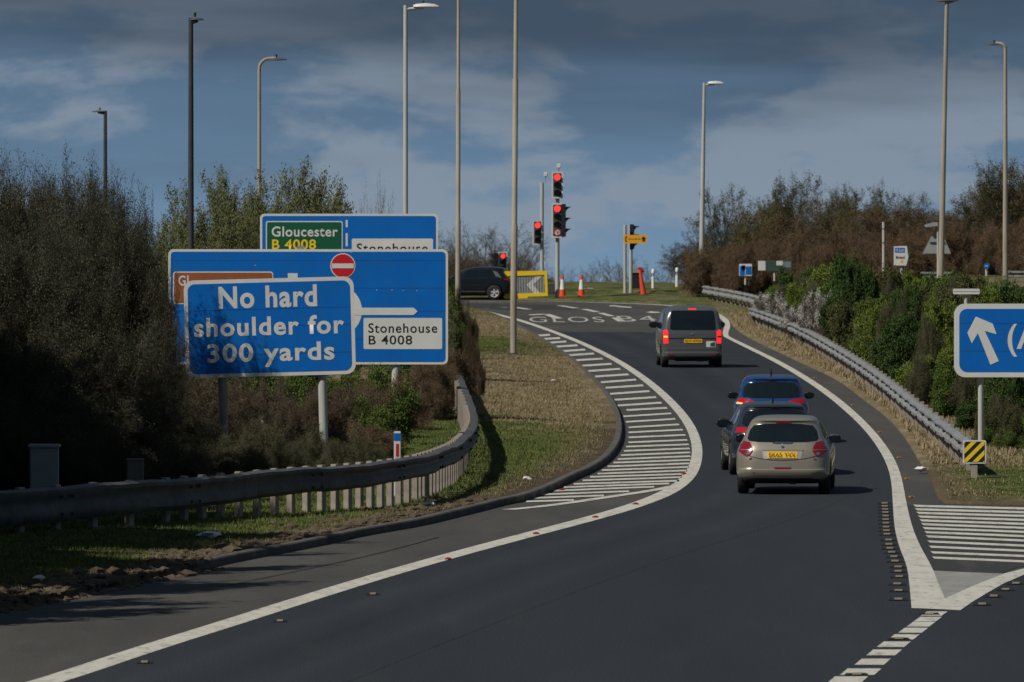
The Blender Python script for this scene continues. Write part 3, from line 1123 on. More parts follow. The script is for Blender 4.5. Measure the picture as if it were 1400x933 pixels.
def grow(seed, stems, H, r0, spread, lens, kids, ang, trop, jit=0.16, trunk=0.0, nseg=(6, 4, 4, 2), thin=0.55):
    rnd = random.Random(seed)
    main, twigs, tips = [], [], []

    def rv():
        return Vector((rnd.gauss(0, 1), rnd.gauss(0, 1), rnd.gauss(0, 1))).normalized()
    stack = []
    for i in range(stems):
        az = rnd.uniform(0, 2 * math.pi)
        tilt = spread * math.sqrt(rnd.random())
        d = Vector((math.cos(az) * math.sin(tilt), math.sin(az) * math.sin(tilt), math.cos(tilt)))
        base = Vector((math.cos(az), math.sin(az), 0)) * (0.25 * tilt * (0 if trunk else 1) * H * 0.25 * rnd.random())
        stack.append((base, d, H * rnd.uniform(0.72, 1.0) * (1 - 0.25 * tilt), r0 * rnd.uniform(0.7, 1), 0))
    while stack:
        p, d, ln, r, lv = stack.pop()
        ns = nseg[lv]
        st = ln / ns
        for k in range(ns):
            d = (d + rv() * jit * (1 + 0.4 * lv) + Vector((0, 0, trop[lv]))).normalized()
            q = p + d * st
            ra = r * (1 - 0.75 * k / ns)
            rb = r * (1 - 0.75 * (k + 1) / ns)
            (main if lv <= 1 else twigs).append((*p, *q, ra, rb))
            p = q
            if lv >= 2 or k == ns - 1:
                tips.append((p.x, p.y, p.z, lv))
            frac = (k + 1) / ns
            if lv < len(kids) and frac > (trunk if lv == 0 else 0.15):
                for _ in range(kids[lv] if rnd.random() < kids[lv] % 1 or kids[lv] >= 1 else 0):
                    ax = rv()
                    ax = (ax - d * ax.dot(d)).normalized()
                    a_ = R(rnd.uniform(*ang))
                    nd = d * math.cos(a_) + ax * math.sin(a_)
                    stack.append((p.copy(), nd, lens[lv] * ln * rnd.uniform(0.6, 1.1) * (1.15 - 0.55 * frac if lv == 0 else 1), rb * thin + 0.003, lv + 1))
    return main, twigs, tips


def proto(kind, seed):
    """returns dict with branch mesh, crown mesh list [(mesh, mat)] and true height"""
    rnd = random.Random(seed * 7 + 1)
    if kind == 'twiggy':         # large dark blackthorn/hawthorn bush with greyish buds
        main, tw, tips = grow(seed, 14, 5.2, 0.045, R(27), (0.33, 0.45, 0.5), (3, 3, 2), (25, 62), (0.015, 0.03, 0.04, 0.04), jit=0.2)
        lv, lsz, lm, bark, per = 'leaf_grey', 0.034, None, 'bark_dark', 0.5
    elif kind == 'willow':       # lighter shrub with upright shoots and green leaves
        main, tw, tips = grow(seed, 9, 5.2, 0.035, R(24), (0.30, 0.45, 0.5), (3, 2, 1), (20, 50), (0.03, 0.06, 0.08, 0.08), jit=0.2)
        lv, lsz, lm, bark, per = 'leaf_willow', 0.062, None, 'bark_grey', 1.1
    elif kind == 'bramble':      # low brown tangle with green
        main, tw, tips = grow(seed, 16, 2.0, 0.014, R(65), (0.5, 0.5, 0.5), (2, 3, 2), (25, 80), (-0.02, -0.03, 0.0, 0), jit=0.3)
        lv, lsz, lm, bark, per = 'leaf_green', 0.055, None, 'bark_dark', 1.0
    elif kind == 'thicket':      # brown-grey dry scrub without leaves
        main, tw, tips = grow(seed, 18, 2.2, 0.014, R(55), (0.5, 0.5, 0.5), (3, 3, 2), (20, 70), (0.0, 0.0, 0.0, 0), jit=0.25)
        lv, lsz, lm, bark, per = 'leaf_brown', 0.03, None, 'bark_dark', 0.6
    elif kind == 'green':        # leafy green hawthorn
        main, tw, tips = grow(seed, 14, 3.4, 0.03, R(52), (0.42, 0.5, 0.5), (3, 3, 2), (25, 65), (0.02, 0.04, 0.04, 0.03))
        lv, lsz, lm, bark, per = 'leaf_dark', 0.085, None, 'bark_dark', 1.8
    elif kind == 'blossom':
        main, tw, tips = grow(seed, 14, 2.4, 0.022, R(55), (0.42, 0.5, 0.5), (3, 3, 2), (25, 65), (0.02, 0.03, 0.03, 0.03))
        lv, lsz, lm, bark, per = 'blossom', 0.052, None, 'bark_mid', 0.5
    elif kind == 'redtree':      # bare reddish brown young tree
        main, tw, tips = grow(seed, 3, 7.0, 0.09, R(20), (0.46, 0.45, 0.5), (3, 3, 2), (25, 55), (0.03, 0.05, 0.05, 0.04), trunk=0.12)
        lv, lsz, lm, bark, per = 'leaf_brown', 0.085, None, 'bark_red', 0.6
    elif kind == 'greytree':
        main, tw, tips = grow(seed, 3, 7.5, 0.10, R(22), (0.44, 0.45, 0.5), (3, 3, 2), (25, 55), (0.03, 0.06, 0.06, 0.05), trunk=0.15)
        lv, lsz, lm, bark, per = 'leaf_olive', 0.085, None, 'bark_grey', 0.45
    elif kind == 'baretree':     # distant bare sapling
        main, tw, tips = grow(seed, 3, 7.0, 0.075, R(20), (0.45, 0.45, 0.5), (2, 2, 2), (22, 50), (0.03, 0.06, 0.06, 0.05), trunk=0.15)
        lv, lsz, lm, bark, per = 'leaf_grey', 0.05, None, 'bark_grey', 0.25
    pts = []
    for x, y, z_, l_ in tips:
        k = int(per) + (1 if rnd.random() < per % 1 else 0)
        if kind == 'blossom' and (math.sin(x * 5.1 + seed) + math.sin(z_ * 4.7 + y * 4) < 0.55 or z_ < 1.0):
            k = 0
        for _ in range(k):
            sp = 0.09
            pts.append((x + rnd.gauss(0, sp), y + rnd.gauss(0, sp), z_ + rnd.gauss(0, sp)))
    bmsh = seg_mesh(kind + '_trunk', main)
    bmsh.materials.append(M[bark])
    tm = seg_mesh(kind + '_twigs', tw) if tw else None
    if tm:
        tm.materials.append(M[bark])
    lm = leaf_mesh(kind + '_leaves', pts, lsz, seed)
    if kind == 'blossom':
        pass
    lm.materials.append(M[lv])
    zs = sorted([t[2] for t in tips])
    top = zs[int(len(zs) * 0.997)]
    rs = sorted(math.hypot(t[0], t[1]) for t in tips)
    return dict(trunk=bmsh, twigs=tm, leaves=lm, h=top, r=rs[int(len(rs) * 0.95)], kind=kind)


PROTO = {}
for kd, nn in (('twiggy', 4), ('willow', 3), ('bramble', 3), ('thicket', 3), ('green', 4), ('blossom', 2), ('redtree', 4), ('greytree', 3), ('baretree', 3)):
    PROTO[kd] = [proto(kd, 10 + i) for i in range(nn)]

prnd = random.Random(77)
OBN = {'twiggy': 'hawthorn_bush', 'willow': 'willow_shrub', 'bramble': 'bramble_bush', 'thicket': 'scrub_bush', 'green': 'green_shrub', 'blossom': 'blossom_bush',
       'redtree': 'bare_tree', 'greytree': 'bare_tree', 'baretree': 'bare_sapling'}


VAR = {}


def variant(me, mat):
    """the same mesh with another material, made once and then shared"""
    if mat is None or me.materials[0] == M[mat]:
        return me
    k = (me.name, mat)
    if k not in VAR:
        m2 = me.copy()
        m2.materials[0] = M[mat]
        VAR[k] = m2
    return VAR[k]


def plant(kind, x, ytop, D, label, cat, group, wide=1.0, leafmat=None, barkmat=None, zb=None, rp=None):
    p = PROTO[kind][prnd.randrange(len(PROTO[kind]))]
    t = AT(x, ytop, D)
    base = gh(t.x, D) if zb is None else zb
    h = max(t.z - base, 0.3)
    s = h / p['h']
    r = thing(OBN[kind], label, cat, (t.x, D, base - 0.03), prnd.uniform(0, 6.28), group)
    sw = s ** 0.6 * wide if rp is None else rp * prnd.uniform(0.85, 1.15) * D / F / p['r']
    r.scale = (sw, sw, s)
    a = link_mesh('trunk', variant(p['trunk'], barkmat), None, r)
    b = link_mesh('twigs', variant(p['twigs'], barkmat), None, a)
    c = link_mesh('crown', variant(p['leaves'], leafmat), None, r)
    return r


LB1 = ('dark twiggy hawthorn bush in the tall mass at the left edge behind the barrier', 'bush', 'dark hawthorn mass left of the signs')
def top_left(x):   # skyline of the left mass
    return float(np.interp(x, [-80, 0, 60, 130, 180, 215, 240, 260], [212, 226, 250, 256, 276, 318, 385, 430]))


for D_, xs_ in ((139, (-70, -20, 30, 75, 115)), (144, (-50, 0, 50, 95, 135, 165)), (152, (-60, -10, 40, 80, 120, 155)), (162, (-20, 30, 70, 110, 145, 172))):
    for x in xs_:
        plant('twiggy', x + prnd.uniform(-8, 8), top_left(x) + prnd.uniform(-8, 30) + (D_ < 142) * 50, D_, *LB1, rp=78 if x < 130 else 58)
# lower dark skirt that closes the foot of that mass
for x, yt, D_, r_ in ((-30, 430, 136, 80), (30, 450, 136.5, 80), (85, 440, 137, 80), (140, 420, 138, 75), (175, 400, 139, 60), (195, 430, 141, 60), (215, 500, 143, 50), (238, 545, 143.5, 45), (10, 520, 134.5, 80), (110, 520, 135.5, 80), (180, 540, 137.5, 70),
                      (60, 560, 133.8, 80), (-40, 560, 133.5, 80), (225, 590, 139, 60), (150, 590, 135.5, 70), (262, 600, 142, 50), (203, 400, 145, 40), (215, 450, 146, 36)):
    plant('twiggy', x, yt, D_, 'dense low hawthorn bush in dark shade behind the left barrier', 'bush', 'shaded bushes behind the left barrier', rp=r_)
# shade-giving bushes left of the frame, in the same hedge
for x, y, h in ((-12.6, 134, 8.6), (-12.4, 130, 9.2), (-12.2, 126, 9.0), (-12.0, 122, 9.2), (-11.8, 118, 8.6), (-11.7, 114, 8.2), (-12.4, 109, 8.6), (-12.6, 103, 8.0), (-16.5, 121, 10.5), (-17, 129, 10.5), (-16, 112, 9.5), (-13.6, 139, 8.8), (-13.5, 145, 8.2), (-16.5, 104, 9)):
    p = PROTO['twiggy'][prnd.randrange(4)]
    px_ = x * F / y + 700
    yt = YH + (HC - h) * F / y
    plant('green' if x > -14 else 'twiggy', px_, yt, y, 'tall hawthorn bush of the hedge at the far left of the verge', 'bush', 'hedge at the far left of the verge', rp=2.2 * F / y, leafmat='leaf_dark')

for x, yt, D_, r_ in ((100, 232, 149.5, 60), (135, 240, 149.8, 55), (165, 256, 149.6, 42), (188, 286, 149.8, 30)):
    plant('twiggy', x, yt, D_, *LB1, rp=r_)
for x, yt, D_, r_ in ((204, 292, 149, 26), (222, 350, 148.5, 22), (232, 430, 148.2, 20)):
    plant('twiggy', x, yt, D_, 'thin twiggy hawthorn whose twigs reach over the left edge of the front sign', 'bush', 'twigs over the left edge of the front sign', rp=r_)
# green leafed shrubs behind the signs
LB2 = ('olive leafed willow shrub rising behind the blue direction signs', 'shrub', 'willow shrubs behind the signs')
for x, yt, D_ in ((258, 268, 238), (285, 252, 232), (318, 240, 240), (345, 236, 246), (372, 238, 236), (400, 226, 242), (428, 238, 248), (455, 256, 240), (240, 300, 230), (300, 262, 228), (338, 262, 230), (268, 300, 226), (232, 335, 224)):
    plant('willow', x, yt, D_, *LB2, rp=42)
LBb = ('bare reddish twigged sapling behind the rearmost blue sign', 'sapling', 'bare saplings behind the rearmost sign')
for x, yt, D_ in ((486, 246, 236), (512, 238, 240), (524, 262, 243)):
    plant('baretree', x, yt, D_, *LBb, rp=20, barkmat='bark_red')

# tangle below the signs behind the barrier
LB3 = ('brown dry scrub bush under the blue signs behind the barrier', 'bush', 'dry scrub below the signs')
for x, yt, D_ in ((262, 520, 158), (300, 505, 162), (335, 530, 157), (372, 515, 160), (410, 545, 156), (450, 525, 161), (485, 530, 165), (515, 520, 168), (340, 560, 153), (400, 575, 152), (450, 575, 153), (300, 560, 153),
                   (560, 505, 186), (590, 490, 192), (612, 470, 200), (560, 530, 178), (595, 520, 186), (500, 575, 158), (610, 500, 196)):
    plant('thicket', x, yt, D_, *LB3, rp=44 if x < 540 else 30, barkmat='bark_mid' if x < 480 else 'bark_tan')
for x, yt, D_ in ((285, 575, 149.5), (320, 590, 148), (365, 570, 149), (395, 600, 147.5), (425, 585, 149), (462, 600, 148), (495, 595, 150), (345, 610, 146), (300, 615, 145.5)):
    plant('thicket', x, yt, D_, *LB3, rp=34, barkmat='bark_mid', leafmat='leaf_olive')
LB4 = ('bright green leafy bramble under the blue signs', 'bush', 'green brambles below the signs')
for x, yt, D_ in ((505, 505, 172), (470, 510, 175), (525, 530, 168), (440, 505, 176), (400, 505, 178), (350, 500, 180), (300, 500, 182), (510, 560, 160), (560, 495, 200), (480, 545, 164)):
    plant('bramble', x, yt, D_, *LB4, rp=40)
for x, yt, D_ in ((354, 574, 150.0),):
    plant('blossom', x, yt, D_, 'dark bush with sprays of white blossom behind the post of the front sign', 'bush', 'blossoming bush below the front sign', rp=14)
# shrub mass behind the signs down to the ground
for x, yt, D_ in ((250, 400, 196), (300, 360, 205), (360, 360, 208), (420, 370, 212), (480, 390, 220), (540, 420, 222), (585, 430, 225), (600, 400, 232), (560, 380, 238), (520, 370, 240)):
    plant('willow', x, yt, D_, 'leafy olive shrub filling the ground behind the signs', 'shrub', 'shrubs filling in behind the signs', rp=44 if x < 560 else 26)

# hedge along the far part of the left barrier, x 610-640
LB5 = ('small brown and green bush against the far end of the left barrier', 'bush', 'bushes at the far end of the left barrier')
for x, yt, D_ in ((610, 400, 250), (622, 388, 262), (605, 375, 270), (616, 420, 238), (630, 415, 270), (640, 440, 238), (646, 455, 228), (652, 472, 216), (657, 490, 207), (646, 430, 275)):
    plant('thicket' if x > 618 else 'bramble', x, yt, D_, *LB5, rp=15 if yt < 430 else 8, barkmat='bark_dark')
for x, yt, D_ in ((618, 372, 268), (606, 372, 262)):
    plant('bramble', x, yt, D_, *LB5, rp=13)

# far trees beyond the roundabout, left part
LB6 = ('thin bare tree on the skyline behind the black car and the signals', 'tree', 'bare trees beyond the roundabout')
for x, yt, D_ in ((612, 305, 520), (632, 298, 530), (655, 308, 525), (678, 303, 535), (698, 312, 530), (716, 330, 540), (590, 310, 540), (642, 330, 515), (668, 330, 518), (690, 340, 520)):
    plant('baretree', x, yt, D_, *LB6, wide=1.15, zb=-2.2)
for x, yt, D_ in ((600, 350, 500), (628, 348, 505), (655, 352, 500), (685, 352, 505), (710, 358, 500), (735, 370, 505), (745, 382, 505)):
    plant('thicket', x, yt, D_, 'low bare scrub bush on the skyline behind the black car', 'bush', 'scrub on the skyline behind the black car', rp=24, zb=-1.6, barkmat='bark_grey')
LB7 = ('faint bare sapling on the skyline between the cones and the tall lamp', 'sapling', 'faint saplings on the skyline')
for x, yt, D_ in ((775, 362, 560), (800, 352, 570), (815, 356, 565), (838, 360, 575), (852, 348, 570), (886, 350, 560), (905, 360, 570), (925, 366, 560), (785, 380, 540), (828, 376, 545), (868, 380, 545), (915, 382, 540)):
    plant('baretree', x, yt, D_, *LB7, wide=0.9, zb=-3.2)

# right background woodland
LB8 = ('reddish brown bare tree of the woodland on the right', 'tree', 'reddish bare trees of the right woodland')
LB9 = ('grey green bare tree standing out above the woodland on the right', 'tree', 'grey bare trees of the right woodland')


def top_right(x):
    return float(np.interp(x, [925, 945, 985, 1030, 1070, 1100, 1150, 1200, 1250, 1300, 1330, 1370, 1400, 1460], [350, 330, 300, 270, 258, 265, 262, 268, 262, 270, 258, 225, 222, 225]))


for i in range(34):
    x = 950 + i * 15.5 + prnd.uniform(-6, 6)
    D_ = 440 - 60 * (i / 34) + prnd.uniform(-22, 22)
    kd = 'redtree'
    plant(kd, x, top_right(x) + prnd.uniform(2, 26), D_, *LB8, rp=40, zb=max(-1.0, gh(AT(x, 400, D_).x, D_)), leafmat='leaf_brown' if prnd.random() < .7 else 'leaf_olive')
for x, yt, D_ in ((985, 252, 430), (960, 290, 435), (1068, 238, 425), (1088, 236, 425), (1050, 258, 430), (1130, 258, 415), (1160, 252, 410), (1200, 247, 405), (1215, 262, 400), (1340, 240, 370), (1365, 218, 365), (1385, 214, 365), (1405, 220, 370),
                   (938, 330, 440), (1020, 280, 430), (1250, 262, 395), (1440, 215, 365)):
    plant('greytree', x, yt, D_, *LB9, rp=30 if x < 1330 else 42, zb=max(-1.0, gh(AT(x, 400, D_).x, D_)), barkmat='bark_dark')
# mid layer of brown scrub below the trees
for i in range(26):
    x = 975 + i * 19 + prnd.uniform(-6, 6)
    plant('thicket', x, float(np.interp(x, [970, 1040, 1150, 1400], [345, 325, 318, 300])) + prnd.uniform(-8, 14), 392 - 70 * (i / 26) + prnd.uniform(-4, 8), 'brown leafless scrub at the foot of the right woodland', 'bush',
          'brown scrub under the right woodland', rp=34, barkmat='bark_red', leafmat='leaf_brown')

# green shrubs on the bank behind the right barrier
LB10 = ('green leafy shrub on the bank behind the right barrier', 'shrub', 'green shrubs on the right bank')
spots = []
for D_, xs_, y0, y1 in ((318, (1062, 1092, 1122, 1150, 1180), 378, 372), (300, (1105, 1135, 1165, 1200, 1240), 378, 372), (280, (1140, 1170, 1200, 1240, 1285, 1330), 384, 380), (262, (1165, 1200, 1235, 1275, 1320, 1370, 1420), 398, 384),
                       (240, (1195, 1230, 1270, 1315, 1365, 1420), 416, 390), (220, (1228, 1262, 1300, 1350, 1405), 442, 400), (203, (1262, 1295, 1335, 1380, 1430), 474, 420), (190, (1296, 1335, 1375, 1425), 510, 450), (181, (1328, 1360, 1400, 1440), 540, 480)):
    for k, x in enumerate(xs_):
        spots.append((x, y0 + (y1 - y0) * k / max(1, len(xs_) - 1), D_))
for x, yt, D_ in spots:
    plant('green', x + prnd.uniform(-6, 8), yt + prnd.uniform(-14, 22), D_, *LB10, rp=prnd.uniform(26, 40), leafmat=prnd.choice(['leaf_dark', 'leaf_green', 'leaf_spring', 'leaf_olive', 'leaf_olive']))
for x, yt, D_ in spots[::2]:
    plant('thicket', x + prnd.uniform(-20, 20), yt + prnd.uniform(-4, 20), D_ - 4, 'tan leafless scrub bush among the green shrubs of the right bank', 'bush', 'leafless scrub among the green shrubs', rp=prnd.uniform(20, 30), barkmat='bark_mid', leafmat='leaf_olive')
for x, yt, D_ in ((1163, 356, 268), (1178, 364, 262)):
    plant('green', x, yt, D_, 'taller dark green shrub sticking up in the middle of the right bank', 'shrub', 'taller dark green shrubs in the middle of the right bank', rp=28, leafmat='leaf_dark')
for x, yt, D_ in ((1040, 402, 318), (1052, 400, 312), (1066, 404, 306), (1078, 412, 300), (1104, 404, 276), (1116, 400, 273), (1130, 398, 270), (1092, 420, 286), (1145, 400, 268), (1238, 498, 206)):
    plant('blossom', x, yt, D_, 'bush covered in white blossom just behind the right barrier', 'bush', 'white blossom bushes behind the right barrier', rp=19)
for x, yt, D_ in ((1050, 424, 330), (1090, 428, 300), (1128, 444, 280), (1172, 460, 258), (1208, 484, 236), (1240, 506, 218), (1268, 526, 206), (1296, 552, 193), (1322, 566, 184), (1350, 560, 176), (1385, 560, 172), (1412, 560, 172), (1345, 585, 170), (1375, 590, 169), (1405, 590, 169)):
    plant('bramble', x, yt, D_, 'low bramble trailing down the bank to the right barrier', 'bush', 'brambles at the foot of the right bank', rp=18, leafmat=prnd.choice(['leaf_olive', 'leaf_green']))


# ------------------------------------------------------------------ road signs
class Panel:
    """A flat road sign at distance D, drawn in photo pixels and built in metres (origin: panel centre)."""

    def __init__(self, name, label, D, x0, y0, x1, y1, border=4.0, face='signblue', rad=8.0, roll=0.0, group=None, yaw=0.0, thick=0.05):
        self.s = F / D
        self.cx, self.cy = (x0 + x1) / 2, (y0 + y1) / 2
        c = AT(self.cx, self.cy, D)
        self.root = thing(name, label, 'road sign', (c.x, D, c.z), 0, group)
        self.root.rotation_euler = (0, R(roll), R(yaw))
        self.D = D
        self.c = c
        w, h = (x1 - x0) / 2 / self.s, (y1 - y0) / 2 / self.s
        rd = rad / self.s
        b = border / self.s
        bm = bmesh.new()
        poly_prism(bm, rrect(-w, -h, w, h, rd), 0, thick)
        self.panel = obj('panel', bm, M['signwhite'], self.root)
        if face:
            bm = bmesh.new()
            poly_prism(bm, rrect(-w + b, -h + b, w - b, h - b, max(rd - b * 0.6, 0.01)), -0.004, 0.003)
            obj('face', bm, M[face], self.root)
        bm = bmesh.new()
        n = max(2, int(h * 2 / 0.6) + 1)
        for i in range(n):       # stiffening rails on the back
            zz = -h * 0.85 + i * (1.7 * h) / (n - 1)
            bx(bm, (-w * 0.95, thick, zz - 0.03), (w * 0.95, thick + 0.04, zz + 0.03))
        obj('back_rail', bm, M['galv'], self.root)

    def u(self, x, y):
        return ((x - self.cx) / self.s, -(y - self.cy) / self.s)

    def shape(self, name, pts, mat, y=-0.008, d=0.004):
        bm = bmesh.new()
        poly_prism(bm, [self.u(*p) for p in pts], y, y + d)
        return obj(name, bm, M[mat], self.root)

    def rect(self, name, x0, y0, x1, y1, mat, r=0.5, y=-0.008):
        a, b = self.u(x0, y1), self.u(x1, y0)
        bm = bmesh.new()
        poly_prism(bm, rrect(a[0], a[1], b[0], b[1], r / self.s), y, y + 0.004)
        return obj(name, bm, M[mat], self.root)

    def disc(self, name, x, y, r, mat, yy=-0.008):
        a = self.u(x, y)
        bm = bmesh.new()
        poly_prism(bm, circ(a[0], a[1], r / self.s, 36), yy, yy + 0.004)
        return obj(name, bm, M[mat], self.root)

    def text(self, s, x0, y0, x1, y1, mat, w=0.02, sp=1.08, y=-0.0105):
        a, b = self.u(x0, y1), self.u(x1, y0)
        return text_obj('lettering', s, a[0], a[1], b[0], b[1], y, M[mat], self.root, weight=w, spacing=sp)

    def post(self, x, w, ztop_y, mat='pole_grey', square=False, behind=0.14, zb=None):
        X = (x - 700) * self.D / F - self.c.x
        Y = behind
        base = (gh(X + self.c.x, self.D) if zb is None else zb) - 0.1 - self.c.z
        top = -(ztop_y - self.cy) / self.s
        bm = bmesh.new()
        r = w / 2 / self.s
        if square:
            bx(bm, (X - r, Y - r, base), (X + r, Y + r * 2, top), 0.01)
        else:
            tube(bm, [(X, Y, base), (X, Y, top)], r, 14)
        return obj('post', bm, M[mat], self.root, smooth=not square, sharp=40)


p = Panel('road_sign', 'blue sign reading No hard shoulder for 300 yards, foremost of the left signs', 151.5, 252.5, 381, 485, 514.5, border=5.2, rad=13, roll=-1.5)
p.text('No hard', 300, 390.5, 434.5, 421, 'signwhite2', w=0.03, sp=1.1, y=-0.0085)
p.text('shoulder for', 265.5, 432.5, 470.5, 458.8, 'signwhite2', w=0.028, sp=1.12, y=-0.0085)
p.text('300 yards', 282.5, 468.5, 456.5, 502, 'signwhite2', w=0.026, sp=1.12, y=-0.0085)
for yy in (422.5, 446, 484):
    p.rect('seam', 258, yy - .22, 479, yy + .22, 'seam_blue', 0.1, y=-0.007)
p.post(302, 12.5, 400, 'galv_post')
p.post(438.5, 12, 400, 'pole_grey')

p = Panel('road_sign', 'large blue sign with a no entry disc and Stonehouse B4008 in white', 186, 230, 341, 612.5, 498.5, border=3.4, rad=7)
p.rect('brown_border', 236.5, 371.5, 373.5, 416, 'signwhite', 4)
p.rect('brown_patch', 238, 373, 372, 414.5, 'signbrown', 3, y=-0.0125)
p.text('G', 244, 377, 254, 391, 'signwhite', y=-0.018)
p.text('l', 256, 377, 258, 391, 'signwhite', y=-0.018)
p.rect('map_stem', 396, 378, 405.5, 440, 'signwhite')
p.rect('map_bar', 393.5, 373.8, 407, 381.5, 'signwhite', y=-0.0125)
p.disc('map_ring', 459.5, 425, 35.5, 'signwhite')
p.disc('map_island', 459.5, 425, 23, 'signblue', yy=-0.0125)
p.shape('map_arrow', [(480, 421), (565.5, 421), (571, 426), (565.5, 431), (480, 431)], 'signwhite', y=-0.0128)
p.disc('no_entry_rim', 468.8, 363.6, 17.2, 'signwhite', yy=-0.0125)
p.disc('no_entry_disc', 468.8, 363.6, 15.8, 'signred', yy=-0.017)
p.rect('no_entry_bar', 454, 360.5, 483.6, 367, 'signwhite', y=-0.0215)
p.rect('white_patch', 497, 435, 604.5, 477.5, 'signwhite', 2)
p.text('Stonehouse', 503.5, 442, 597.8, 455.4, 'signblack', w=0.012, sp=1.12)
p.text('B 4008', 504, 458.7, 563.5, 471.4, 'signblack', w=0.012, sp=1.1)
for xx, yy in ((515, 397), (536, 396.5), (551, 397.5), (570, 397.5), (349, 363), (480, 345)):
    p.disc('rivet', xx, yy, 0.6, 'signwhite')
for yy in (356.5, 394, 425.5, 464):
    p.rect('seam', 234, yy - .2, 608.5, yy + .2, 'seam_blue', 0.1, y=-0.007)
p.post(541.3, 12, 440, 'pole_grey')
p.post(413, 10, 430, 'pole_grey')
p.post(285, 11, 430, 'pole_grey')
p.rect('bracket', 406, 336, 416, 343.5, 'galv_post', y=0.01)

p = Panel('road_sign', 'rearmost blue sign with Gloucester B4008 on a green panel, half hidden by the larger one', 222, 355.5, 292.5, 599, 392, border=3.0, rad=6)
p.rect('green_border', 363.5, 302.5, 468.5, 386, 'signwhite', 3)
p.rect('green_patch', 365, 304, 467, 384, 'signgreen', 2, y=-0.0125)
p.text('Gloucester', 371.4, 309.8, 461.8, 323.8, 'signwhite', y=-0.018, w=0.018)
p.text('B 4008', 372, 327.5, 432, 341.2, 'signyellow', y=-0.018, w=0.018)
for a_, b_ in ((301, 311), (319, 337), (345, 362)):
    p.rect('lane_mark', 472.6, a_, 475.4, b_, 'signwhite')
p.rect('white_patch', 481, 326.5, 592, 372, 'signwhite', 2)
p.text('Stonehouse', 487.7, 333, 585, 346.2, 'signblack', w=0.012, sp=1.12)
p.post(405, 8, 350, 'pole_grey')
p.post(550, 8, 350, 'pole_grey')

p = Panel('road_sign', 'blue sign with a white arrow pointing up and left at the right edge', 160, 1304.5, 415.5, 1534, 516, border=7.0, rad=15)
zz = lambda x, y: (1100 + x / 3.11, 380 + y / 3.11)
p.shape('arrow', [zz(728, 165), zz(800, 195), zz(816, 240), zz(766, 226), zz(826, 354), zz(790, 370), zz(737, 236), zz(711, 279), zz(692, 234)], 'signwhite', y=-0.009)
p.text('(A419)', 1377.5, 443, 1503, 488, 'signwhite', w=0.02)
for yy in (442, 480):
    p.rect('seam', 1312, yy - .25, 1526, yy + .25, 'seam_blue', 0.1, y=-0.007)
p.post(1341.5, 7.6, 440, 'pole_grey', zb=0.1)
p.post(1490, 7.6, 440, 'pole_grey', zb=0.1)


def box_post(name, label, cat, D, x, y0, y1, w, mat, group=None):
    s = F / D
    top = AT(x, y0, D)
    base = AT(x, y1, D)
    r = w / 2 / s
    t = thing(name, label, cat, (top.x, D, base.z), 0, group)
    bm = bmesh.new()
    bx(bm, (-r, -r * .4, 0), (r, r * .4, top.z - base.z), 0.008)
    obj('post', bm, M[mat], t)
    return t, s, top.z - base.z, r


# striped end marker of the right barrier
D_ = F * HC / (661 - YH)
s_ = F / D_
c = AT(1332.3, 618, D_)
t = thing('hazard_marker', 'yellow and black striped square board at the near end of the right barrier', 'hazard marker', (c.x, D_, c.z))
w = 16 / s_
bm = bmesh.new()
poly_prism(bm, rrect(-w, -w, w, w, 0.04), 0, 0.02)
obj('board', bm, M['signwhite'], t)
wi = w - 0.028
bm = bmesh.new()
poly_prism(bm, rrect(-wi, -wi, wi, wi, 0.02), -0.004, 0.002)
obj('black_face', bm, M['signblack'], t)
bm = bmesh.new()
for k in range(-3, 4):
    # diagonal stripes clipped to the square
    a = k * 0.20
    bmt = bmesh.new()
    v = [bmt.verts.new(q) for q in ((-1, 0, -1 + a - 0.05), (1, 0, 1 + a - 0.05), (1, 0, 1 + a + 0.05), (-1, 0, -1 + a + 0.05))]
    bmt.faces.new(v)
    for co, no in (((wi - .005, 0, 0), (1, 0, 0)), ((-wi + .005, 0, 0), (-1, 0, 0)), ((0, 0, wi - .005), (0, 0, 1)), ((0, 0, -wi + .005), (0, 0, -1))):
        bmesh.ops.bisect_plane(bmt, geom=bmt.verts[:] + bmt.edges[:] + bmt.faces[:], plane_co=co, plane_no=no, clear_outer=True)
    for f in bmt.faces:
        vs = [bm.verts.new((q.co.x, -0.009, q.co.z)) for q in f.verts]
        bm.faces.new(vs)
    bmt.free()
bm.normal_update()
bmesh.ops.solidify(bm, geom=bm.faces[:], thickness=0.003)
obj('yellow_stripe', bm, M['signyellow'], t)
bm = bmesh.new()
bx(bm, (-0.06, 0.02, -c.z - 0.05), (0.06, 0.10, 0.1), 0.005)
obj('post', bm, M['galv_post'], t)

# blue, white and red marker post behind the left barrier
t, s_, h_, r_ = box_post('marker_post', 'white marker post with a blue band and a red strip behind the left barrier', 'marker post', 141.8, 543.3, 590, 690, 9.5, 'signwhite')
for nm, ya, yb, wf, mt in (('blue_band', 592.5, 602.5, 0.98, 'signblue'), ('red_reflector', 607, 624, 0.42, 'signred')):
    bm = bmesh.new()
    bx(bm, (-r_ * wf, -r_ * .4 - 0.006, (690 - yb) / s_), (r_ * wf, -r_ * .4 - 0.001, (690 - ya) / s_))
    obj(nm, bm, M[mt], t)
# small white one further on beside the barrier
t, s_, h_, r_ = box_post('marker_post', 'short white marker with a red stripe just below the corner of the large sign', 'marker post', 203, 619, 491.5, 520, 6.5, 'signwhite')
bm = bmesh.new()
bx(bm, (-r_ * .1, -r_ * .4 - 0.006, (520 - 502) / s_), (r_ * .5, -r_ * .4 - 0.001, (520 - 494) / s_))
obj('red_reflector', bm, M['signred'], t)
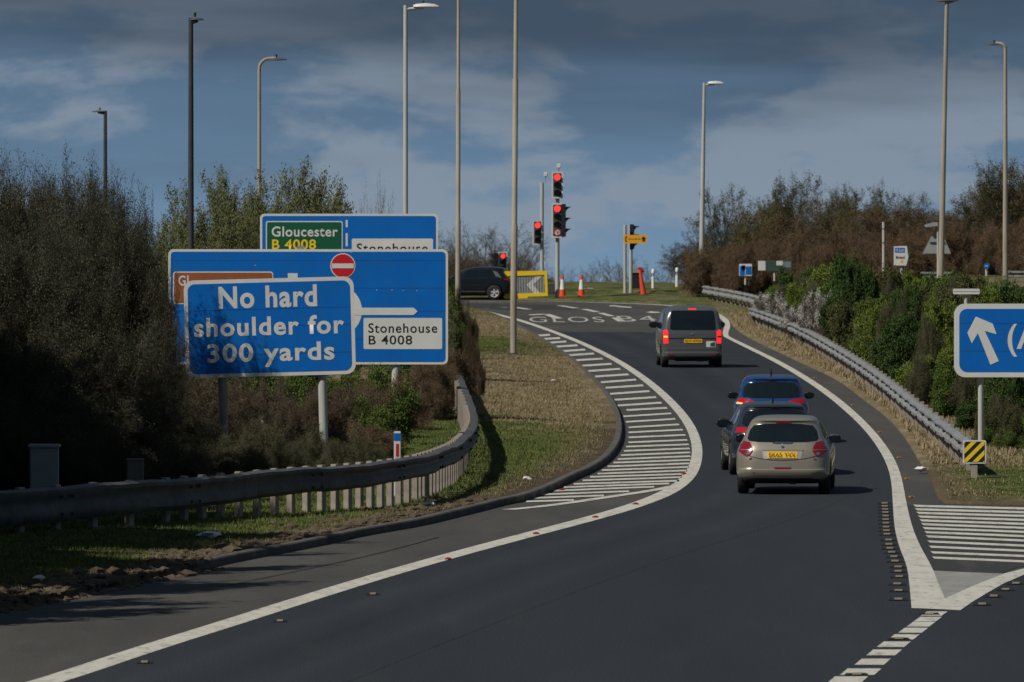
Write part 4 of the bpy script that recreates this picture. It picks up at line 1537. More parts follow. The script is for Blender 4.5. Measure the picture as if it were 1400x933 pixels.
# grey cabinet and timber post in the shade at the left
t = thing('roadside_cabinet', 'grey metal cabinet half lost in the shade of the left hawthorn bushes', 'cabinet', tuple(AT(60, 700, 131.5)))
bm = bmesh.new()
bx(bm, (-0.23, 0, -0.1), (0.23, 0.3, 1.05), 0.02)
obj('body', bm, M['signback'], t)
bm = bmesh.new()
bx(bm, (-0.26, -0.03, 1.052), (0.26, 0.33, 1.10), 0.01)
obj('lid', bm, M['galv'], t)
t = thing('timber_post', 'short grey timber post standing behind the left barrier', 'post', tuple(AT(184.5, 720, 131)))
bm = bmesh.new()
bx(bm, (-0.135, 0, -0.1), (0.135, 0.2, 1.07), 0.02)
obj('shaft', bm, M['wood'], t)
bm = bmesh.new()
bx(bm, (-0.145, -0.01, 1.071), (0.145, 0.21, 1.10), 0.008)
obj('cap', bm, M['wood'], t)


# ------------------------------------------------------------------ safety barriers
def barrier(name, label, path, zt, heights, posts, postw, side, mat='galv'):
    """path: list of world points (top edge, z of the top), heights: beam height per path point"""
    t = thing(name, label, 'barrier', (path[0].x, path[0].y, 0))
    o = Vector((path[0].x, path[0].y, 0))
    pp = [Vector((p.x - o.x, p.y - o.y, h)) for p, h in zip(path, heights)]
    pp = smooth_path(pp, 2)
    pp = resample(pp, 0.5)
    W_ = [(-0.12, -0.03), (-0.10, 0.0), (-0.02, -0.004), (0.05, -0.07), (0.055, -0.18), (0.0, -0.36), (-0.002, -0.50), (0.05, -0.66), (0.05, -0.86), (0.0, -1.0), (-0.015, -0.99), (-0.02, -0.66), (-0.03, -0.06), (-0.10, -0.06)]
    bm = bmesh.new()
    prev = None
    bolts = []
    for i, p in enumerate(pp):
        d = pp[min(i + 1, len(pp) - 1)] - pp[max(i - 1, 0)]
        d.z = 0
        d.normalize()
        n_ = Vector((d.y, -d.x, 0)) * side
        wob = 0.012 * math.sin(i * 0.7) + 0.008 * math.sin(i * 2.1)
        lap = 0.008 if (i // 7) % 2 else 0.0
        ring = [bm.verts.new((p.x + n_.x * (a + lap), p.y + n_.y * (a + lap), zt + b * (p.z if b < -0.05 else 1) + wob)) for a, b in W_]
        if i % 7 == 3:
            bolts.append((p, n_, d.copy()))
        if prev:
            m_ = len(W_)
            for k in range(m_):
                bm.faces.new((prev[k], prev[(k + 1) % m_], ring[(k + 1) % m_], ring[k]))
        prev = ring
    obj('beam', bm, M[mat], t, smooth=True, sharp=35)
    bm = bmesh.new()
    for p, n_, d in bolts:
        for dz_ in (-0.30, -0.80):
            for e_ in (-0.16, 0.16):
                c_ = Vector((p.x, p.y, zt + dz_ * p.z)) + n_ * 0.058 + d * e_
                r__ = bmesh.ops.create_cube(bm, size=0.045)
                for v_ in r__['verts']:
                    v_.co += c_
    bo = obj('bolt_heads', bm, M['black'], t)
    bo['kind'] = 'stuff'
    # posts
    acc = 0.0
    last = pp[0]
    cnt = 0
    me0 = None
    for i, p in enumerate(pp[1:], 1):
        seg = (p - last).length
        acc += seg
        sp = posts(Vector((p.x + o.x, p.y + o.y, 0)))
        if acc >= sp:
            acc = 0
            d = p - last
            a = math.atan2(d.y, d.x)
            n_ = Vector((math.sin(a), -math.cos(a), 0)) * side
            if me0 is None:
                bm = bmesh.new()
                bx(bm, (-postw / 2, -0.05, -0.15), (postw / 2, 0.05, zt + 0.02), 0.006)
                po = obj('post', bm, M['galv_post'], t)
                me0 = po.data
            else:
                po = link_mesh('post', me0, None, t)
            po.location = (p.x - n_.x * 0.15, p.y - n_.y * 0.15, 0)
            po.rotation_euler = (0, 0, a)
            cnt += 1
        last = p
    return t


zt = 0.92
lp = [(-500, 682), (-300, 679), (-150, 676), (0, 671), (100, 664), (200, 658), (300, 650), (400, 641), (480, 636), (540, 630), (585, 622), (622, 609), (641, 595), (651, 578), (648, 560), (637, 532), (627, 508), (620, 488), (616, 470), (613, 450), (611, 432)]
lpw = [P(x, y, zt) for x, y in lp]
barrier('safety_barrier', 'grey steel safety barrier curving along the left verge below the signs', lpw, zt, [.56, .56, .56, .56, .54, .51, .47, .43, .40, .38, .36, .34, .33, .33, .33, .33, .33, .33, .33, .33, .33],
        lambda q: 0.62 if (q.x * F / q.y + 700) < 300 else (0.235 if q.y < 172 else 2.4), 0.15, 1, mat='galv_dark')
zt = 0.75
rp = [(1025, 421), (1040, 426), (1060, 433), (1100, 450), (1150, 478), (1200, 510), (1250, 550), (1290, 580), (1322, 604)]
barrier('safety_barrier', 'long grey steel barrier running down the right verge to the striped marker', [P(x, y, zt) for x, y in rp][::-1], zt, [.31] * len(rp), lambda q: 2.6, 0.12, -1)
rp = [(961, 391), (985, 395), (1010, 399.5), (1036, 405.5), (1052, 410)]
barrier('safety_barrier', 'short far steel barrier starting at the red and white lamp foot', [P(x, y, zt) for x, y in rp][::-1], zt, [.40] * len(rp), lambda q: 2.6, 0.12, -1)
for lb_, x0_, x1_ in (('grey rail high on the right bank under the triangular sign', 1258, 1304), ('grey rail high on the right bank at the right edge of the picture', 1374, 1470)):
    Dg = 322.0
    zt_ = AT(0, 370.5 if x0_ > 1300 else 372, Dg).z
    a_, b_ = AT(x0_, 370, Dg), AT(x1_, 370, Dg)
    t = thing('guard_rail', lb_, 'barrier', (a_.x, Dg, 0))
    bm = bmesh.new()
    Lg = b_.x - a_.x
    for z0_, z1_ in ((zt_ - 0.10, zt_), (zt_ - 0.27, zt_ - 0.17)):
        bx(bm, (0, -0.06, z0_), (Lg, 0.02, z1_), 0.02)
    obj('beam', bm, M['galv'], t)
    for k in range(int(Lg / 1.2) + 1):
        bm = bmesh.new()
        bx(bm, (k * 1.2 + 0.02, 0.03, gh(a_.x, Dg) - 0.2), (k * 1.2 + 0.12, 0.12, zt_ - 0.02))
        obj('post', bm, M['galv_post'], t)


# ------------------------------------------------------------------ lamp columns
def lamp(label, x, D, H, ytop=None, mat='pole_grey', r0=0.10, r1=0.05, arm=0.0, kind='straight', curve=0.0, head=(0.65, 0.28, 0.12), headmat='lamp_head', ring=False, zb=None, tiltx=0.0, steps=None):
    X = (x - 700) * D / F
    base = gh(X, D) if zb is None else zb
    if ytop is not None:
        H = AT(x, ytop, D).z - base
    t = thing('street_lamp', label, 'street lamp', (X, D, base - 0.05))
    bm = bmesh.new()
    pts = [(0, 0, -0.3), (0, 0, 1.4)]
    rr = [r0, r0]
    if steps:
        for f_, rs in steps:
            pts += [(tiltx * f_, 0, H * f_), (tiltx * f_, 0, H * f_ + 0.04)]
            rr += [rr[-1], rs]
    top = H - abs(curve)
    pts.append((tiltx, 0, top))
    rr.append(r1)
    if curve:
        sg = 1 if arm > 0 else -1
        for k in range(1, 7):
            a = R(15 * k)
            pts.append((tiltx + sg * curve * (1 - math.cos(a)), 0, top + curve * math.sin(a)))
            rr.append(r1)
        pts.append((tiltx + arm - sg * 0.35, 0, H + 0.02))
        rr.append(r1 * 0.8)
    tube(bm, pts, rr, 14)
    obj('column', bm, M[mat], t, smooth=True, sharp=50)
    if arm and not curve:
        bm = bmesh.new()
        tube(bm, [(tiltx, 0, H - 0.12), (tiltx + arm * 0.55, 0, H - 0.06)], r1 * 0.75, 8)
        obj('arm', bm, M[mat], t, smooth=True, sharp=50)
    if arm:
        sg = 1 if arm > 0 else -1
        bm = bmesh.new()
        x1 = tiltx + arm
        x0 = x1 - sg * head[0]
        rings = []
        for f_ in (0, .12, .45, .8, 1.0):
            xx = x0 + (x1 - x0) * f_
            ww = head[1] / 2 * (0.45, 0.8, 1, 0.85, 0.35)[int((0, .12, .45, .8, 1.0).index(f_))]
            hh = head[2] * (0.5, 0.8, 1, 0.8, 0.35)[int((0, .12, .45, .8, 1.0).index(f_))]
            zc = H - 0.04
            rings.append([bm.verts.new((xx, ww * math.cos(a_), zc + (hh * 0.7 if math.sin(a_) > 0 else hh * 0.3) * math.sin(a_))) for a_ in [2 * math.pi * k / 10 for k in range(10)]])
        for q in range(4):
            for k in range(10):
                bm.faces.new((rings[q][k], rings[q][(k + 1) % 10], rings[q + 1][(k + 1) % 10], rings[q + 1][k]))
        bm.faces.new(rings[0])
        bm.faces.new(rings[-1])
        h_ = obj('lamp_head', bm, M[headmat], t, smooth=True, sharp=60)
        bm = bmesh.new()
        tube(bm, [(x0 + (x1 - x0) * 0.4, 0, H + 0.03), (x0 + (x1 - x0) * 0.4, 0, H + 0.13)], 0.03, 8)
        obj('photocell', bm, M['black'], h_)
    if ring:
        bm = bmesh.new()
        tube(bm, [(0, 0, -0.1), (0, 0, 0.12)], r0 + 0.025, 14)
        obj('base_sleeve', bm, M['darkgrey'], t, smooth=True, sharp=50)
    return t


lamp('tan column of a tall street lamp rising out of the grass right of the signs', 702, F * HC / (492 - YH), 12.4, r0=0.105, r1=0.062, mat='pole_tan', arm=1.2, ring=True, tiltx=0.09, steps=((.34, .088), (.72, .07)))
lamp('tall tan lamp column just right of the big blue signs, running out of the top', 626, F * HC / (488 - YH), 12.6, r0=0.085, r1=0.045, mat='pole_tan', arm=1.2, tiltx=0.02, steps=((.34, .072), (.68, .058)))
lamp('slim light grey lamp column with a white head directly above the rearmost sign', 554.5, 230, 12, ytop=5, r0=0.075, r1=0.06, mat='pole_grey', arm=0.94, head=(.72, .3, .15), zb=0.3)
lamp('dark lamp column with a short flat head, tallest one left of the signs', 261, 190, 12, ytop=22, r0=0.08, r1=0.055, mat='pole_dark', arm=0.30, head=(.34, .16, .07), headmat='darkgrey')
lamp('lamp column bending over to a curved arm above the willow shrubs', 354.5, 250, 12, ytop=78, r0=0.07, r1=0.05, mat='pole_tan', arm=0.86, curve=0.32, head=(.55, .2, .08), headmat='darkgrey')
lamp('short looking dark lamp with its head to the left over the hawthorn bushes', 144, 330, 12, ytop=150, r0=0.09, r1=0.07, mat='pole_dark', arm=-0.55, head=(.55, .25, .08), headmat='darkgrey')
lmp = lamp('grey street lamp with a bright oval head standing right of the signals', 959, 398, 11, ytop=112, r0=0.13, r1=0.07, mat='pole_grey', arm=0.95, head=(.78, .38, .2), zb=AT(959, 403, 398).z, tiltx=0.14)
for nm, z0_, z1_, mt in (('red_band', 0.05, 0.26, 'conered'), ('white_band', 0.262, 1.05, 'conewhite'), ('red_band', 1.052, 1.60, 'conered')):
    bm = bmesh.new()
    tube(bm, [(-0.04, 0, z0_), (-0.04, 0, z1_)], 0.2 - 0.02 * z0_, 12)
    obj(nm, bm, M[mt], lmp)
lamp('tan lamp column in front of the triangular sign on the right bank', 1286.5, 300, 12, ytop=-2, r0=0.115, r1=0.07, mat='pole_tan', arm=0.42, head=(.8, .3, .14), headmat='darkgrey', tiltx=0.22)
lamp('lamp column with its arm bent to the left at the far right of the picture', 1374.5, 300, 12, ytop=58, r0=0.10, r1=0.065, mat='pole_tan', arm=-0.72, curve=0.22, head=(.5, .2, .09), headmat='darkgrey')


# ------------------------------------------------------------------ traffic signals
def signal_head(parent, X, Y, z0, z1, w, rotz, lit=True, board=True, extra=False, aspects=3, lens=True):
    """a signal head centred on X; z0..z1 is the backing board; faces -Y before rotation"""
    hd = bpy.data.objects.new('signal_head', None)
    H = z1 - z0
    hw = w / 2
    bm = bmesh.new()
    i = w * 0.13 if board else 0
    bx(bm, (-hw + i, -0.02, i), (hw - i, 0.20, H - i), 0.02)
    hd = obj('signal_head', bm, M['signblack'] if not board else M['darkgrey'], parent)
    hd.location = (X, Y, z0)
    hd.rotation_euler = (0, 0, rotz)
    if board:
        bm = bmesh.new()
        a = rrect(-hw, 0, hw, H, 0.06)
        b = rrect(-hw + i, i, hw - i, H - i, 0.03)
        va = [bm.verts.new((x, -0.01, z_)) for x, z_ in a]
        vb = [bm.verts.new((x, -0.01, z_)) for x, z_ in b]
        for k in range(len(a)):
            bm.faces.new((va[k], va[(k + 1) % len(a)], vb[(k + 1) % len(a)], vb[k]))
        bm.normal_update()
        bmesh.ops.solidify(bm, geom=bm.faces[:], thickness=0.02)
        obj('backing_board', bm, M['signwhite'], hd)
    n = aspects + (1 if extra else 0)
    inner = H - 2 * i
    for k in range(n):
        zc = H - i - inner * (k + 0.5) / n
        r = min(inner / n * 0.42, w * 0.30)
        bm = bmesh.new()
        poly_prism(bm, circ(0, zc, r, 20), -0.035, -0.022)
        if extra and k == n - 1:
            obj('turn_sign', bm, M['signwhite'], hd)
            bm = bmesh.new()
            a = circ(0, zc, r, 24)
            b = circ(0, zc, r * 0.78, 24)
            va = [bm.verts.new((x, -0.04, z_)) for x, z_ in a]
            vb = [bm.verts.new((x, -0.04, z_)) for x, z_ in b]
            for q in range(24):
                bm.faces.new((va[q], va[(q + 1) % 24], vb[(q + 1) % 24], vb[q]))
            for pts in ([(-.6, .55), (-.45, .65), (.6, -.55), (.45, -.65)], [(-.15, -.5), (.05, -.5), (.05, .05), (.35, .05), (.35, -.12), (.62, .18), (.35, .45), (.35, .28), (-.15, .28)]):
                bm.faces.new([bm.verts.new((x * r, -0.042, zc + z_ * r)) for x, z_ in pts])
            obj('turn_symbol', bm, M['signred'], hd)
        else:
            obj('lens', bm, M['lens_red'] if (k == 0 and lit) else M['lens_dark'], hd)
            bm = bmesh.new()         # hood: upper arc of a tube sloping away towards the bottom
            for a0 in range(0, 12):
                t0, t1 = R(-20 + a0 * 220 / 12), R(-20 + (a0 + 1) * 220 / 12)
                f0 = 0.06 + 0.20 * max(0, math.sin(t0))
                f1 = 0.06 + 0.20 * max(0, math.sin(t1))
                rr = r * 1.08
                q = [(rr * math.cos(t0), -0.02, zc + rr * math.sin(t0)), (rr * math.cos(t1), -0.02, zc + rr * math.sin(t1)),
                     (rr * math.cos(t1), -0.02 - f1, zc + rr * math.sin(t1) * 0.92), (rr * math.cos(t0), -0.02 - f0, zc + rr * math.sin(t0) * 0.92)]
                bm.faces.new([bm.verts.new(p_) for p_ in q])
            bmesh.ops.remove_doubles(bm, verts=bm.verts, dist=1e-4)
            bm.normal_update()
            bmesh.ops.solidify(bm, geom=bm.faces[:], thickness=0.008)
            obj('hood', bm, M['signblack'], hd)
    return hd


def signal(label, x, D, ybase, ytop, heads, group=None, w=6.0, mat='pole_grey', sensor=None):
    b = AT(x, ybase, D)
    t = thing('traffic_signal', label, 'traffic signal', (b.x, D, b.z - 0.1))
    s = F / D
    zf = lambda y: AT(x, y, D).z - b.z + 0.1
    bm = bmesh.new()
    tube(bm, [(0, 0.15, -0.3), (0, 0.15, zf(ytop))], w / 2 / s, 12)
    obj('pole', bm, M[mat], t, smooth=True, sharp=50)
    for (xc, y0, y1, wd, rot, kw) in heads:
        signal_head(t, (xc - x) / s, -0.06, zf(y1), zf(y0), wd / s, R(rot), **kw)
    if sensor:
        sx, sy = sensor
        bm = bmesh.new()
        tube(bm, [(0, 0.15, zf(ytop) - 0.1), (0, 0.15, zf(ytop) + 0.02), ((sx - x) / s, 0.15, zf(ytop) + 0.02), ((sx - x) / s, 0.15, zf(sy) - 0.05)], 0.018, 8)
        dt = obj('detector_arm', bm, M['galv'], t)
        bm = bmesh.new()
        cx, cz = (sx - x) / s, zf(sy)
        bx(bm, (cx - 0.10, 0.02, cz - 0.11), (cx + 0.11, 0.3, cz + 0.11), 0.03)
        obj('detector', bm, M['signwhite'], dt)
    return t


signal('tall signal pole with two red heads one above the other and a turn sign', 762, 393.5, 406.5, 237, [
    (762, 235, 271.5, 15.5, 0, {}), (762, 278, 325.5, 16, 0, dict(extra=True)), (773, 279, 324, 12, 90, dict(lit=False, board=False))], sensor=(764, 227))
signal('signal with one red head low on a grey pole left of the double red one', 741, 402, 400, 250, [(735, 301.5, 335, 13.5, 6, {})], sensor=(746, 238.5), w=5)
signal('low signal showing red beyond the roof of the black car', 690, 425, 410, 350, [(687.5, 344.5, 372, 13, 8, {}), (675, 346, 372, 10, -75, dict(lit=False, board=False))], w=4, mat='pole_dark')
sg_ = signal('dark signal head seen from the side behind the amber sign on twin posts', 862.5, 399, 401, 308, [(866.5, 307, 341, 11, 88, dict(lit=False, board=False))], w=5.0)
s_ = F / 399
sg2 = thing('twin_post', 'grey post beside the side-on signal carrying the amber sign', 'post', tuple(AT(854.5, 398, 398.5)))
bm = bmesh.new()
tube(bm, [(0, 0, -0.3), (0, 0, (398 - 308) / s_)], 2.2 / s_, 12)
obj('post', bm, M['pole_grey'], sg2, smooth=True, sharp=50)
c = AT(868.7, 327.2, 398)
t = thing('amber_sign', 'small amber information sign with faint black lettering on the twin posts', 'road sign', (c.x, c.y, c.z))
bm = bmesh.new()
w, h = 16 / s_, 5.8 / s_
poly_prism(bm, rrect(-w, -h, w, h, 0.05), 0, 0.04)
obj('panel', bm, M['amber'], t)
bm = bmesh.new()
for a_, b_, cc, dd in ((-.86, -.78, -.6, .6), (-.78, -.70, .4, .6), (-.78, -.70, -.6, -.4), (.60, .82, -.55, -.05)):
    bx(bm, (a_ * w, -0.006, cc * h), (b_ * w, -0.001, dd * h))
poly_prism(bm, [(.52 * w, .0 * h), (.86 * w, .0 * h), (.86 * w, .3 * h), (.7 * w, .62 * h), (.56 * w, .4 * h)], -0.009, -0.007)
obj('symbol', bm, M['signblack'], t)
bm = bmesh.new()
rn = random.Random(5)
xx = -.6 * w
while xx < .45 * w:
    hh = rn.choice((.13, .2, .16))
    bx(bm, (xx, -0.006, -.12 * h), (xx + 0.02, -0.001, (-.12 + hh * 1.6) * h))
    xx += rn.choice((0.035, 0.04, 0.05))
obj('lettering', bm, M['signblack'], t)

# cabinet and leaning red post beyond
c = AT(869.5, 389, 402)
t = thing('control_cabinet', 'dark control cabinet with a grey top behind the twin posts', 'cabinet', tuple(c))
bm = bmesh.new()
bx(bm, (-0.22, 0, -0.2), (0.30, 0.4, 0.55), 0.02)
obj('body', bm, M['signblack'], t)
bm = bmesh.new()
bx(bm, (-0.28, -0.06, 0.552), (0.34, 0.46, 0.86), 0.03)
obj('hood', bm, M['signback'], t)
c = AT(879, 398, 396)
t = thing('red_post', 'leaning red post with a dark red cap beside the cabinet', 'post', tuple(c))
bm = bmesh.new()
tube(bm, [(0.03, 0, -0.15), (-0.08, 0, 0.55), (-0.14, 0, 1.05)], [0.14, 0.10, 0.07], 10)
obj('shaft', bm, M['conered'], t, smooth=True, sharp=50)
bm = bmesh.new()
tube(bm, [(-0.22, 0, 1.14), (-0.1, 0, 1.06), (0.05, 0, 0.92)], [0.07, 0.09, 0.05], 8)
obj('cap', bm, M['signred'], t, smooth=True, sharp=50)
for lb_, x_, yb_, yt_, D_ in (('white bollard on the bank between the red post and the tall lamp', 893, 389, 368, 404), ('fainter white bollard nearest the foot of the tall lamp', 925.5, 387, 366, 408)):
    c = AT(x_, yb_, D_)
    s_ = F / D_
    t = thing('bollard', lb_, 'bollard', tuple(c))
    hh = (yb_ - yt_) / s_
    bm = bmesh.new()
    tube(bm, [(0, 0, -0.2), (0, 0, hh * .5)], 0.085, 12)
    obj('body', bm, M['conewhite'], t, smooth=True, sharp=50)
    bm = bmesh.new()
    tube(bm, [(0, 0, hh * .5), (0, 0, hh * .72)], 0.05, 12)
    obj('neck', bm, M['signback'], t, smooth=True, sharp=50)
    bm = bmesh.new()
    tube(bm, [(0, 0, hh * .72), (0, 0, hh * .95), (0, 0, hh)], [0.08, 0.08, 0.04], 12)
    obj('cap', bm, M['conewhite'], t, smooth=True, sharp=50)


def cone(label, x, yb, yt, D):
    c = AT(x, yb, D)
    s = F / D
    H = (yb - yt) / s
    t = thing('traffic_cone', label, 'traffic cone', tuple(c))
    bm = bmesh.new()
    bx(bm, (-0.20, -0.20, 0), (0.20, 0.20, 0.07), 0.02)
    obj('base', bm, M['conered'], t)
    for nm, a, b, mt in (('orange_band', .07 / H, .34, 'conered'), ('white_sleeve', .34, .78, 'conewhite'), ('orange_tip', .78, 1.0, 'conered')):
        bm = bmesh.new()
        rf = lambda f_: 0.175 - 0.125 * f_
        tube(bm, [(0, 0, a * H + .001), (0, 0, b * H)], [rf(a), rf(b)], 16)
        obj(nm, bm, M[mt], t, smooth=True, sharp=50)
    return t


cone('tall orange and white cone beside the tall signal pole', 769, 406.5, 375.5, 392.6)
cone('tall orange and white cone standing alone to the right of the signal pole', 795, 406, 376, 393.4)
# fallen white post on the grass
a, b = AT(800, 397.5, 404), AT(833, 396.5, 405)
t = thing('fallen_post', 'white post lying in the grass right of the cones', 'post', tuple(a))
bm = bmesh.new()
tube(bm, [(-0.35, 0, -0.06), (0, 0, 0.05), ((b - a).x, 0.6, 0.03)], [0.05, 0.08, 0.05], 10)
obj('shaft', bm, M['conewhite'], t, smooth=True, sharp=50)

# yellow framed chevron board behind the black car
Db = 393.0
sb = F / Db
c = AT(727, 406.5, Db)
t = thing('chevron_board', 'grey board with a white chevron in a yellow frame right of the black car', 'chevron board', tuple(c))
u = lambda x, y: ((x - 727) / sb, (406.5 - y) / sb)
bm = bmesh.new()
poly_prism(bm, [u(690, 406), u(746.5, 404), u(746.5, 372.5), u(690, 373.5)], 0.02, 0.07)
obj('board', bm, M['signback'], t)
bm = bmesh.new()
for q in ([(690, 371), (748, 370.5), (748, 376), (690, 378)], [(744, 376.1), (748, 376), (749, 405), (745.5, 405)], [(690, 402.5), (745.4, 400.5), (745.4, 405), (722, 405.6), (721, 408), (690, 409)]):
    poly_prism(bm, [u(*k) for k in q], -0.02, 0.018)
obj('frame', bm, M['signyellow'], t)
bm = bmesh.new()
poly_prism(bm, [u(733, 378), u(741, 378), u(729, 389.5), u(738, 401), (u(730, 401.5)), u(720, 389.5)], 0.008, 0.016)
obj('chevron', bm, M['signwhite'], t)
bm = bmesh.new()
for i in range(11):
    xx = 708 + i * 3.6
    bx(bm, (u(xx, 0)[0], 0.0, u(0, 401)[1]), (u(xx + 0.5, 0)[0], 0.006, u(0, 378)[1]))
obj('slat_line', bm, M['darkgrey'], t)
c = AT(702, 388.5, 395)
t = thing('keep_left_sign', 'round blue sign with a white arrow, half hidden by the tan lamp column', 'road sign', tuple(c))
s_ = F / 395
bm = bmesh.new()
poly_prism(bm, circ(0, 0, 10.4 / s_, 28), 0, 0.03)
obj('rim', bm, M['signwhite'], t)
bm = bmesh.new()
poly_prism(bm, circ(0, 0, 9.6 / s_, 28), -0.006, -0.001)
obj('disc', bm, M['signblue'], t)
bm = bmesh.new()
poly_prism(bm, [(-.2, -.05), (.02, -.05), (.02, -.13), (.24, 0), (.02, .13), (.02, .05), (-.2, .05)], -0.011, -0.008)
obj('arrow', bm, M['signwhite'], t)
bm = bmesh.new()
tube(bm, [(0, 0.06, -0.75), (0, 0.06, 0.2)], 0.04, 8)
obj('post', bm, M['pole_dark'], t)
c = AT(755, 404, 399.5)
t = thing('barrier_panel', 'small dark grey slatted panel between the yellow frame and the signal pole', 'panel', tuple(c))
bm = bmesh.new()
for k in range(5):
    bx(bm, (-0.22 + k * 0.095, 0, -0.1), (-0.14 + k * 0.095, 0.05, 0.56), 0.01)
obj('slat', bm, M['darkgrey'], t)
bm = bmesh.new()
for z_ in (0.08, 0.45):
    bx(bm, (-0.24, 0.051, z_), (0.26, 0.08, z_ + 0.06))
obj('rail', bm, M['pole_dark'], t)

# ------------------------------------------------------------------ signs on the right bank
Dt = 305.0
st = F / Dt
c = AT(1283, 372, Dt)
t = thing('triangular_sign', 'grey back of a large triangular warning sign with a hooded lamp on top', 'road sign', tuple(c))
v = lambda x, y: ((x - 1283) / st, (372 - y) / st)
bm = bmesh.new()
poly_prism(bm, [v(1262.3, 348.5), v(1299.8, 347.8), v(1300, 345.5), v(1283.5, 309), v(1281, 309), v(1262, 346)], 0.10, 0.14)
obj('plate', bm, M['signback'], t)
bm = bmesh.new()
for y_, a_, b_ in ((331.5, 1271, 1292), (347.4, 1263, 1299)):
    q0, q1 = v(a_, y_ + .5), v(b_, y_ - .5)
    bx(bm, (q0[0], 0.05, q0[1]), (q1[0], 0.098, q1[1]))
obj('back_rail', bm, M['darkgrey'], t)
bm = bmesh.new()
tube(bm, [(-0.02, 0, -0.3), (-0.02, 0, v(0, 305)[1])], 1.4 / st, 10)
obj('post', bm, M['pole_grey'], t, smooth=True, sharp=50)
bm = bmesh.new()
poly_prism(bm, [v(1264, 309.5), v(1264.5, 307.8), v(1276, 304.5), v(1282, 304), v(1282, 309), v(1266, 311)], -0.15, 0.15)
obj('lamp_hood', bm, M['signback'], t)

Dt = 330.0
st = F / Dt
c = AT(1208, 374, Dt)
t = thing('banded_post', 'plain light grey post with dark bands on the right bank', 'post', tuple(c))
bm = bmesh.new()
tube(bm, [(0, 0, -0.4), (0, 0, 70 / st)], 1.9 / st, 12)
obj('shaft', bm, M['pole_grey'], t, smooth=True, sharp=50)
for y_ in (313.5, 332.5):
    bm = bmesh.new()
    tube(bm, [(0, 0, (374 - y_) / st), (0, 0, (374 - y_) / st + 0.03)], 2.7 / st, 12)
    obj('band', bm, M['darkgrey'], t)


def small_sign(name, label, D, x0, y0, x1, y1, parts, post=True, mat='signwhite', cat='road sign', ext=30, pts=None):
    s = F / D
    cx, cy = (x0 + x1) / 2, (y0 + y1) / 2
    c = AT(cx, cy, D)
    t = thing(name, label, cat, tuple(c))
    q = lambda x, y: ((x - cx) / s, (cy - y) / s)
    bm = bmesh.new()
    poly_prism(bm, [q(*k) for k in pts] if pts else rrect(*q(x0, y1), *q(x1, y0), 0.03), 0, 0.04)
    obj('panel', bm, M[mat], t)
    for nm, a0, b0, a1, b1, m_ in parts:
        bm = bmesh.new()
        poly_prism(bm, rrect(*q(a0, b1), *q(a1, b0), 0.01), -0.006, -0.001)
        obj(nm, bm, M[m_], t)
    if post:
        bm = bmesh.new()
        tube(bm, [(0, 0.1, (cy - y1 - ext) / s), (0, 0.1, (cy - y0 - 1) / s)], 0.05, 10)
        obj('post', bm, M['pole_grey'], t, smooth=True, sharp=50)
    return t, q


t, q = small_sign('direction_sign', 'white direction sign with a blue top panel and a pointed right side on the bank', 300, 1222, 336.5, 1243.5, 363,
                  [('blue_patch', 1223.3, 339, 1237, 345.5, 'signblue'), ('amber_mark', 1231, 356, 1234.5, 359.5, 'amber')],
                  pts=[(1222, 363), (1239, 363.5), (1242, 352), (1239.8, 336.5), (1222, 337)])
text_obj('lettering', 'M5 South', *q(1224.3, 344.3), *q(1236, 340.3), -0.012, M['signwhite'], t)
text_obj('lettering', 'Bristol', *q(1225, 354), *q(1236.5, 350), -0.012, M['signblack'], t)
bm = bmesh.new()
poly_prism(bm, [q(1240.2, 336.5), q(1241.6, 336.3), q(1244.3, 349), q(1241.5, 360), q(1239.8, 360), q(1242.6, 349)], 0.0, 0.03)
obj('edge_strip', bm, M['signgreen'], t)
small_sign('plank_sign', 'blank narrow white plank sign in the shrubs above the blue arrow sign', 196, 1303, 395, 1339.5, 402.5, [('seam', 1303.5, 398.4, 1339, 398.8, 'signback')], cat='sign', ext=60)
small_sign('blue_sign', 'small blue and white sign at the edge of the woodland above the far barrier', 372, 1010.5, 361, 1028, 377.5,
           [('blue_patch', 1011.5, 364, 1018.5, 377, 'signblue'), ('blue_patch', 1019.5, 364.5, 1027.5, 376, 'signblue'), ('dark_mark', 1014, 363, 1019, 369, 'signblack'), ('red_mark', 1015, 369.5, 1017.5, 371.5, 'signred')], ext=12)
small_sign('green_sign', 'faded green sign with a white block at each side, half hidden in the woodland', 368, 1036, 356.5, 1082, 370.5,
           [('white_block', 1036.5, 357, 1046.5, 370, 'signwhite'), ('white_block', 1061.5, 357, 1070, 363, 'signwhite'), ('pale_strip', 1070.2, 358, 1081.5, 366, 'pale_teal')], mat='faded_green', ext=14)
t, q = small_sign('blue_disc_sign', 'tiny round blue sign low on the bank left of the right hand rail', 300, 1345, 360, 1353, 367.5, [], mat='signblue', ext=10,
                  pts=[(1349 + 4 * math.cos(a_ / 16 * 6.283), 363.8 + 3.8 * math.sin(a_ / 16 * 6.283)) for a_ in range(16)])
bm = bmesh.new()
poly_prism(bm, [q(1347, 364.4), q(1350.5, 364.4), q(1350.5, 363.2), q(1347, 363.2)], -0.006, -0.001)
obj('arrow', bm, M['signwhite'], t)

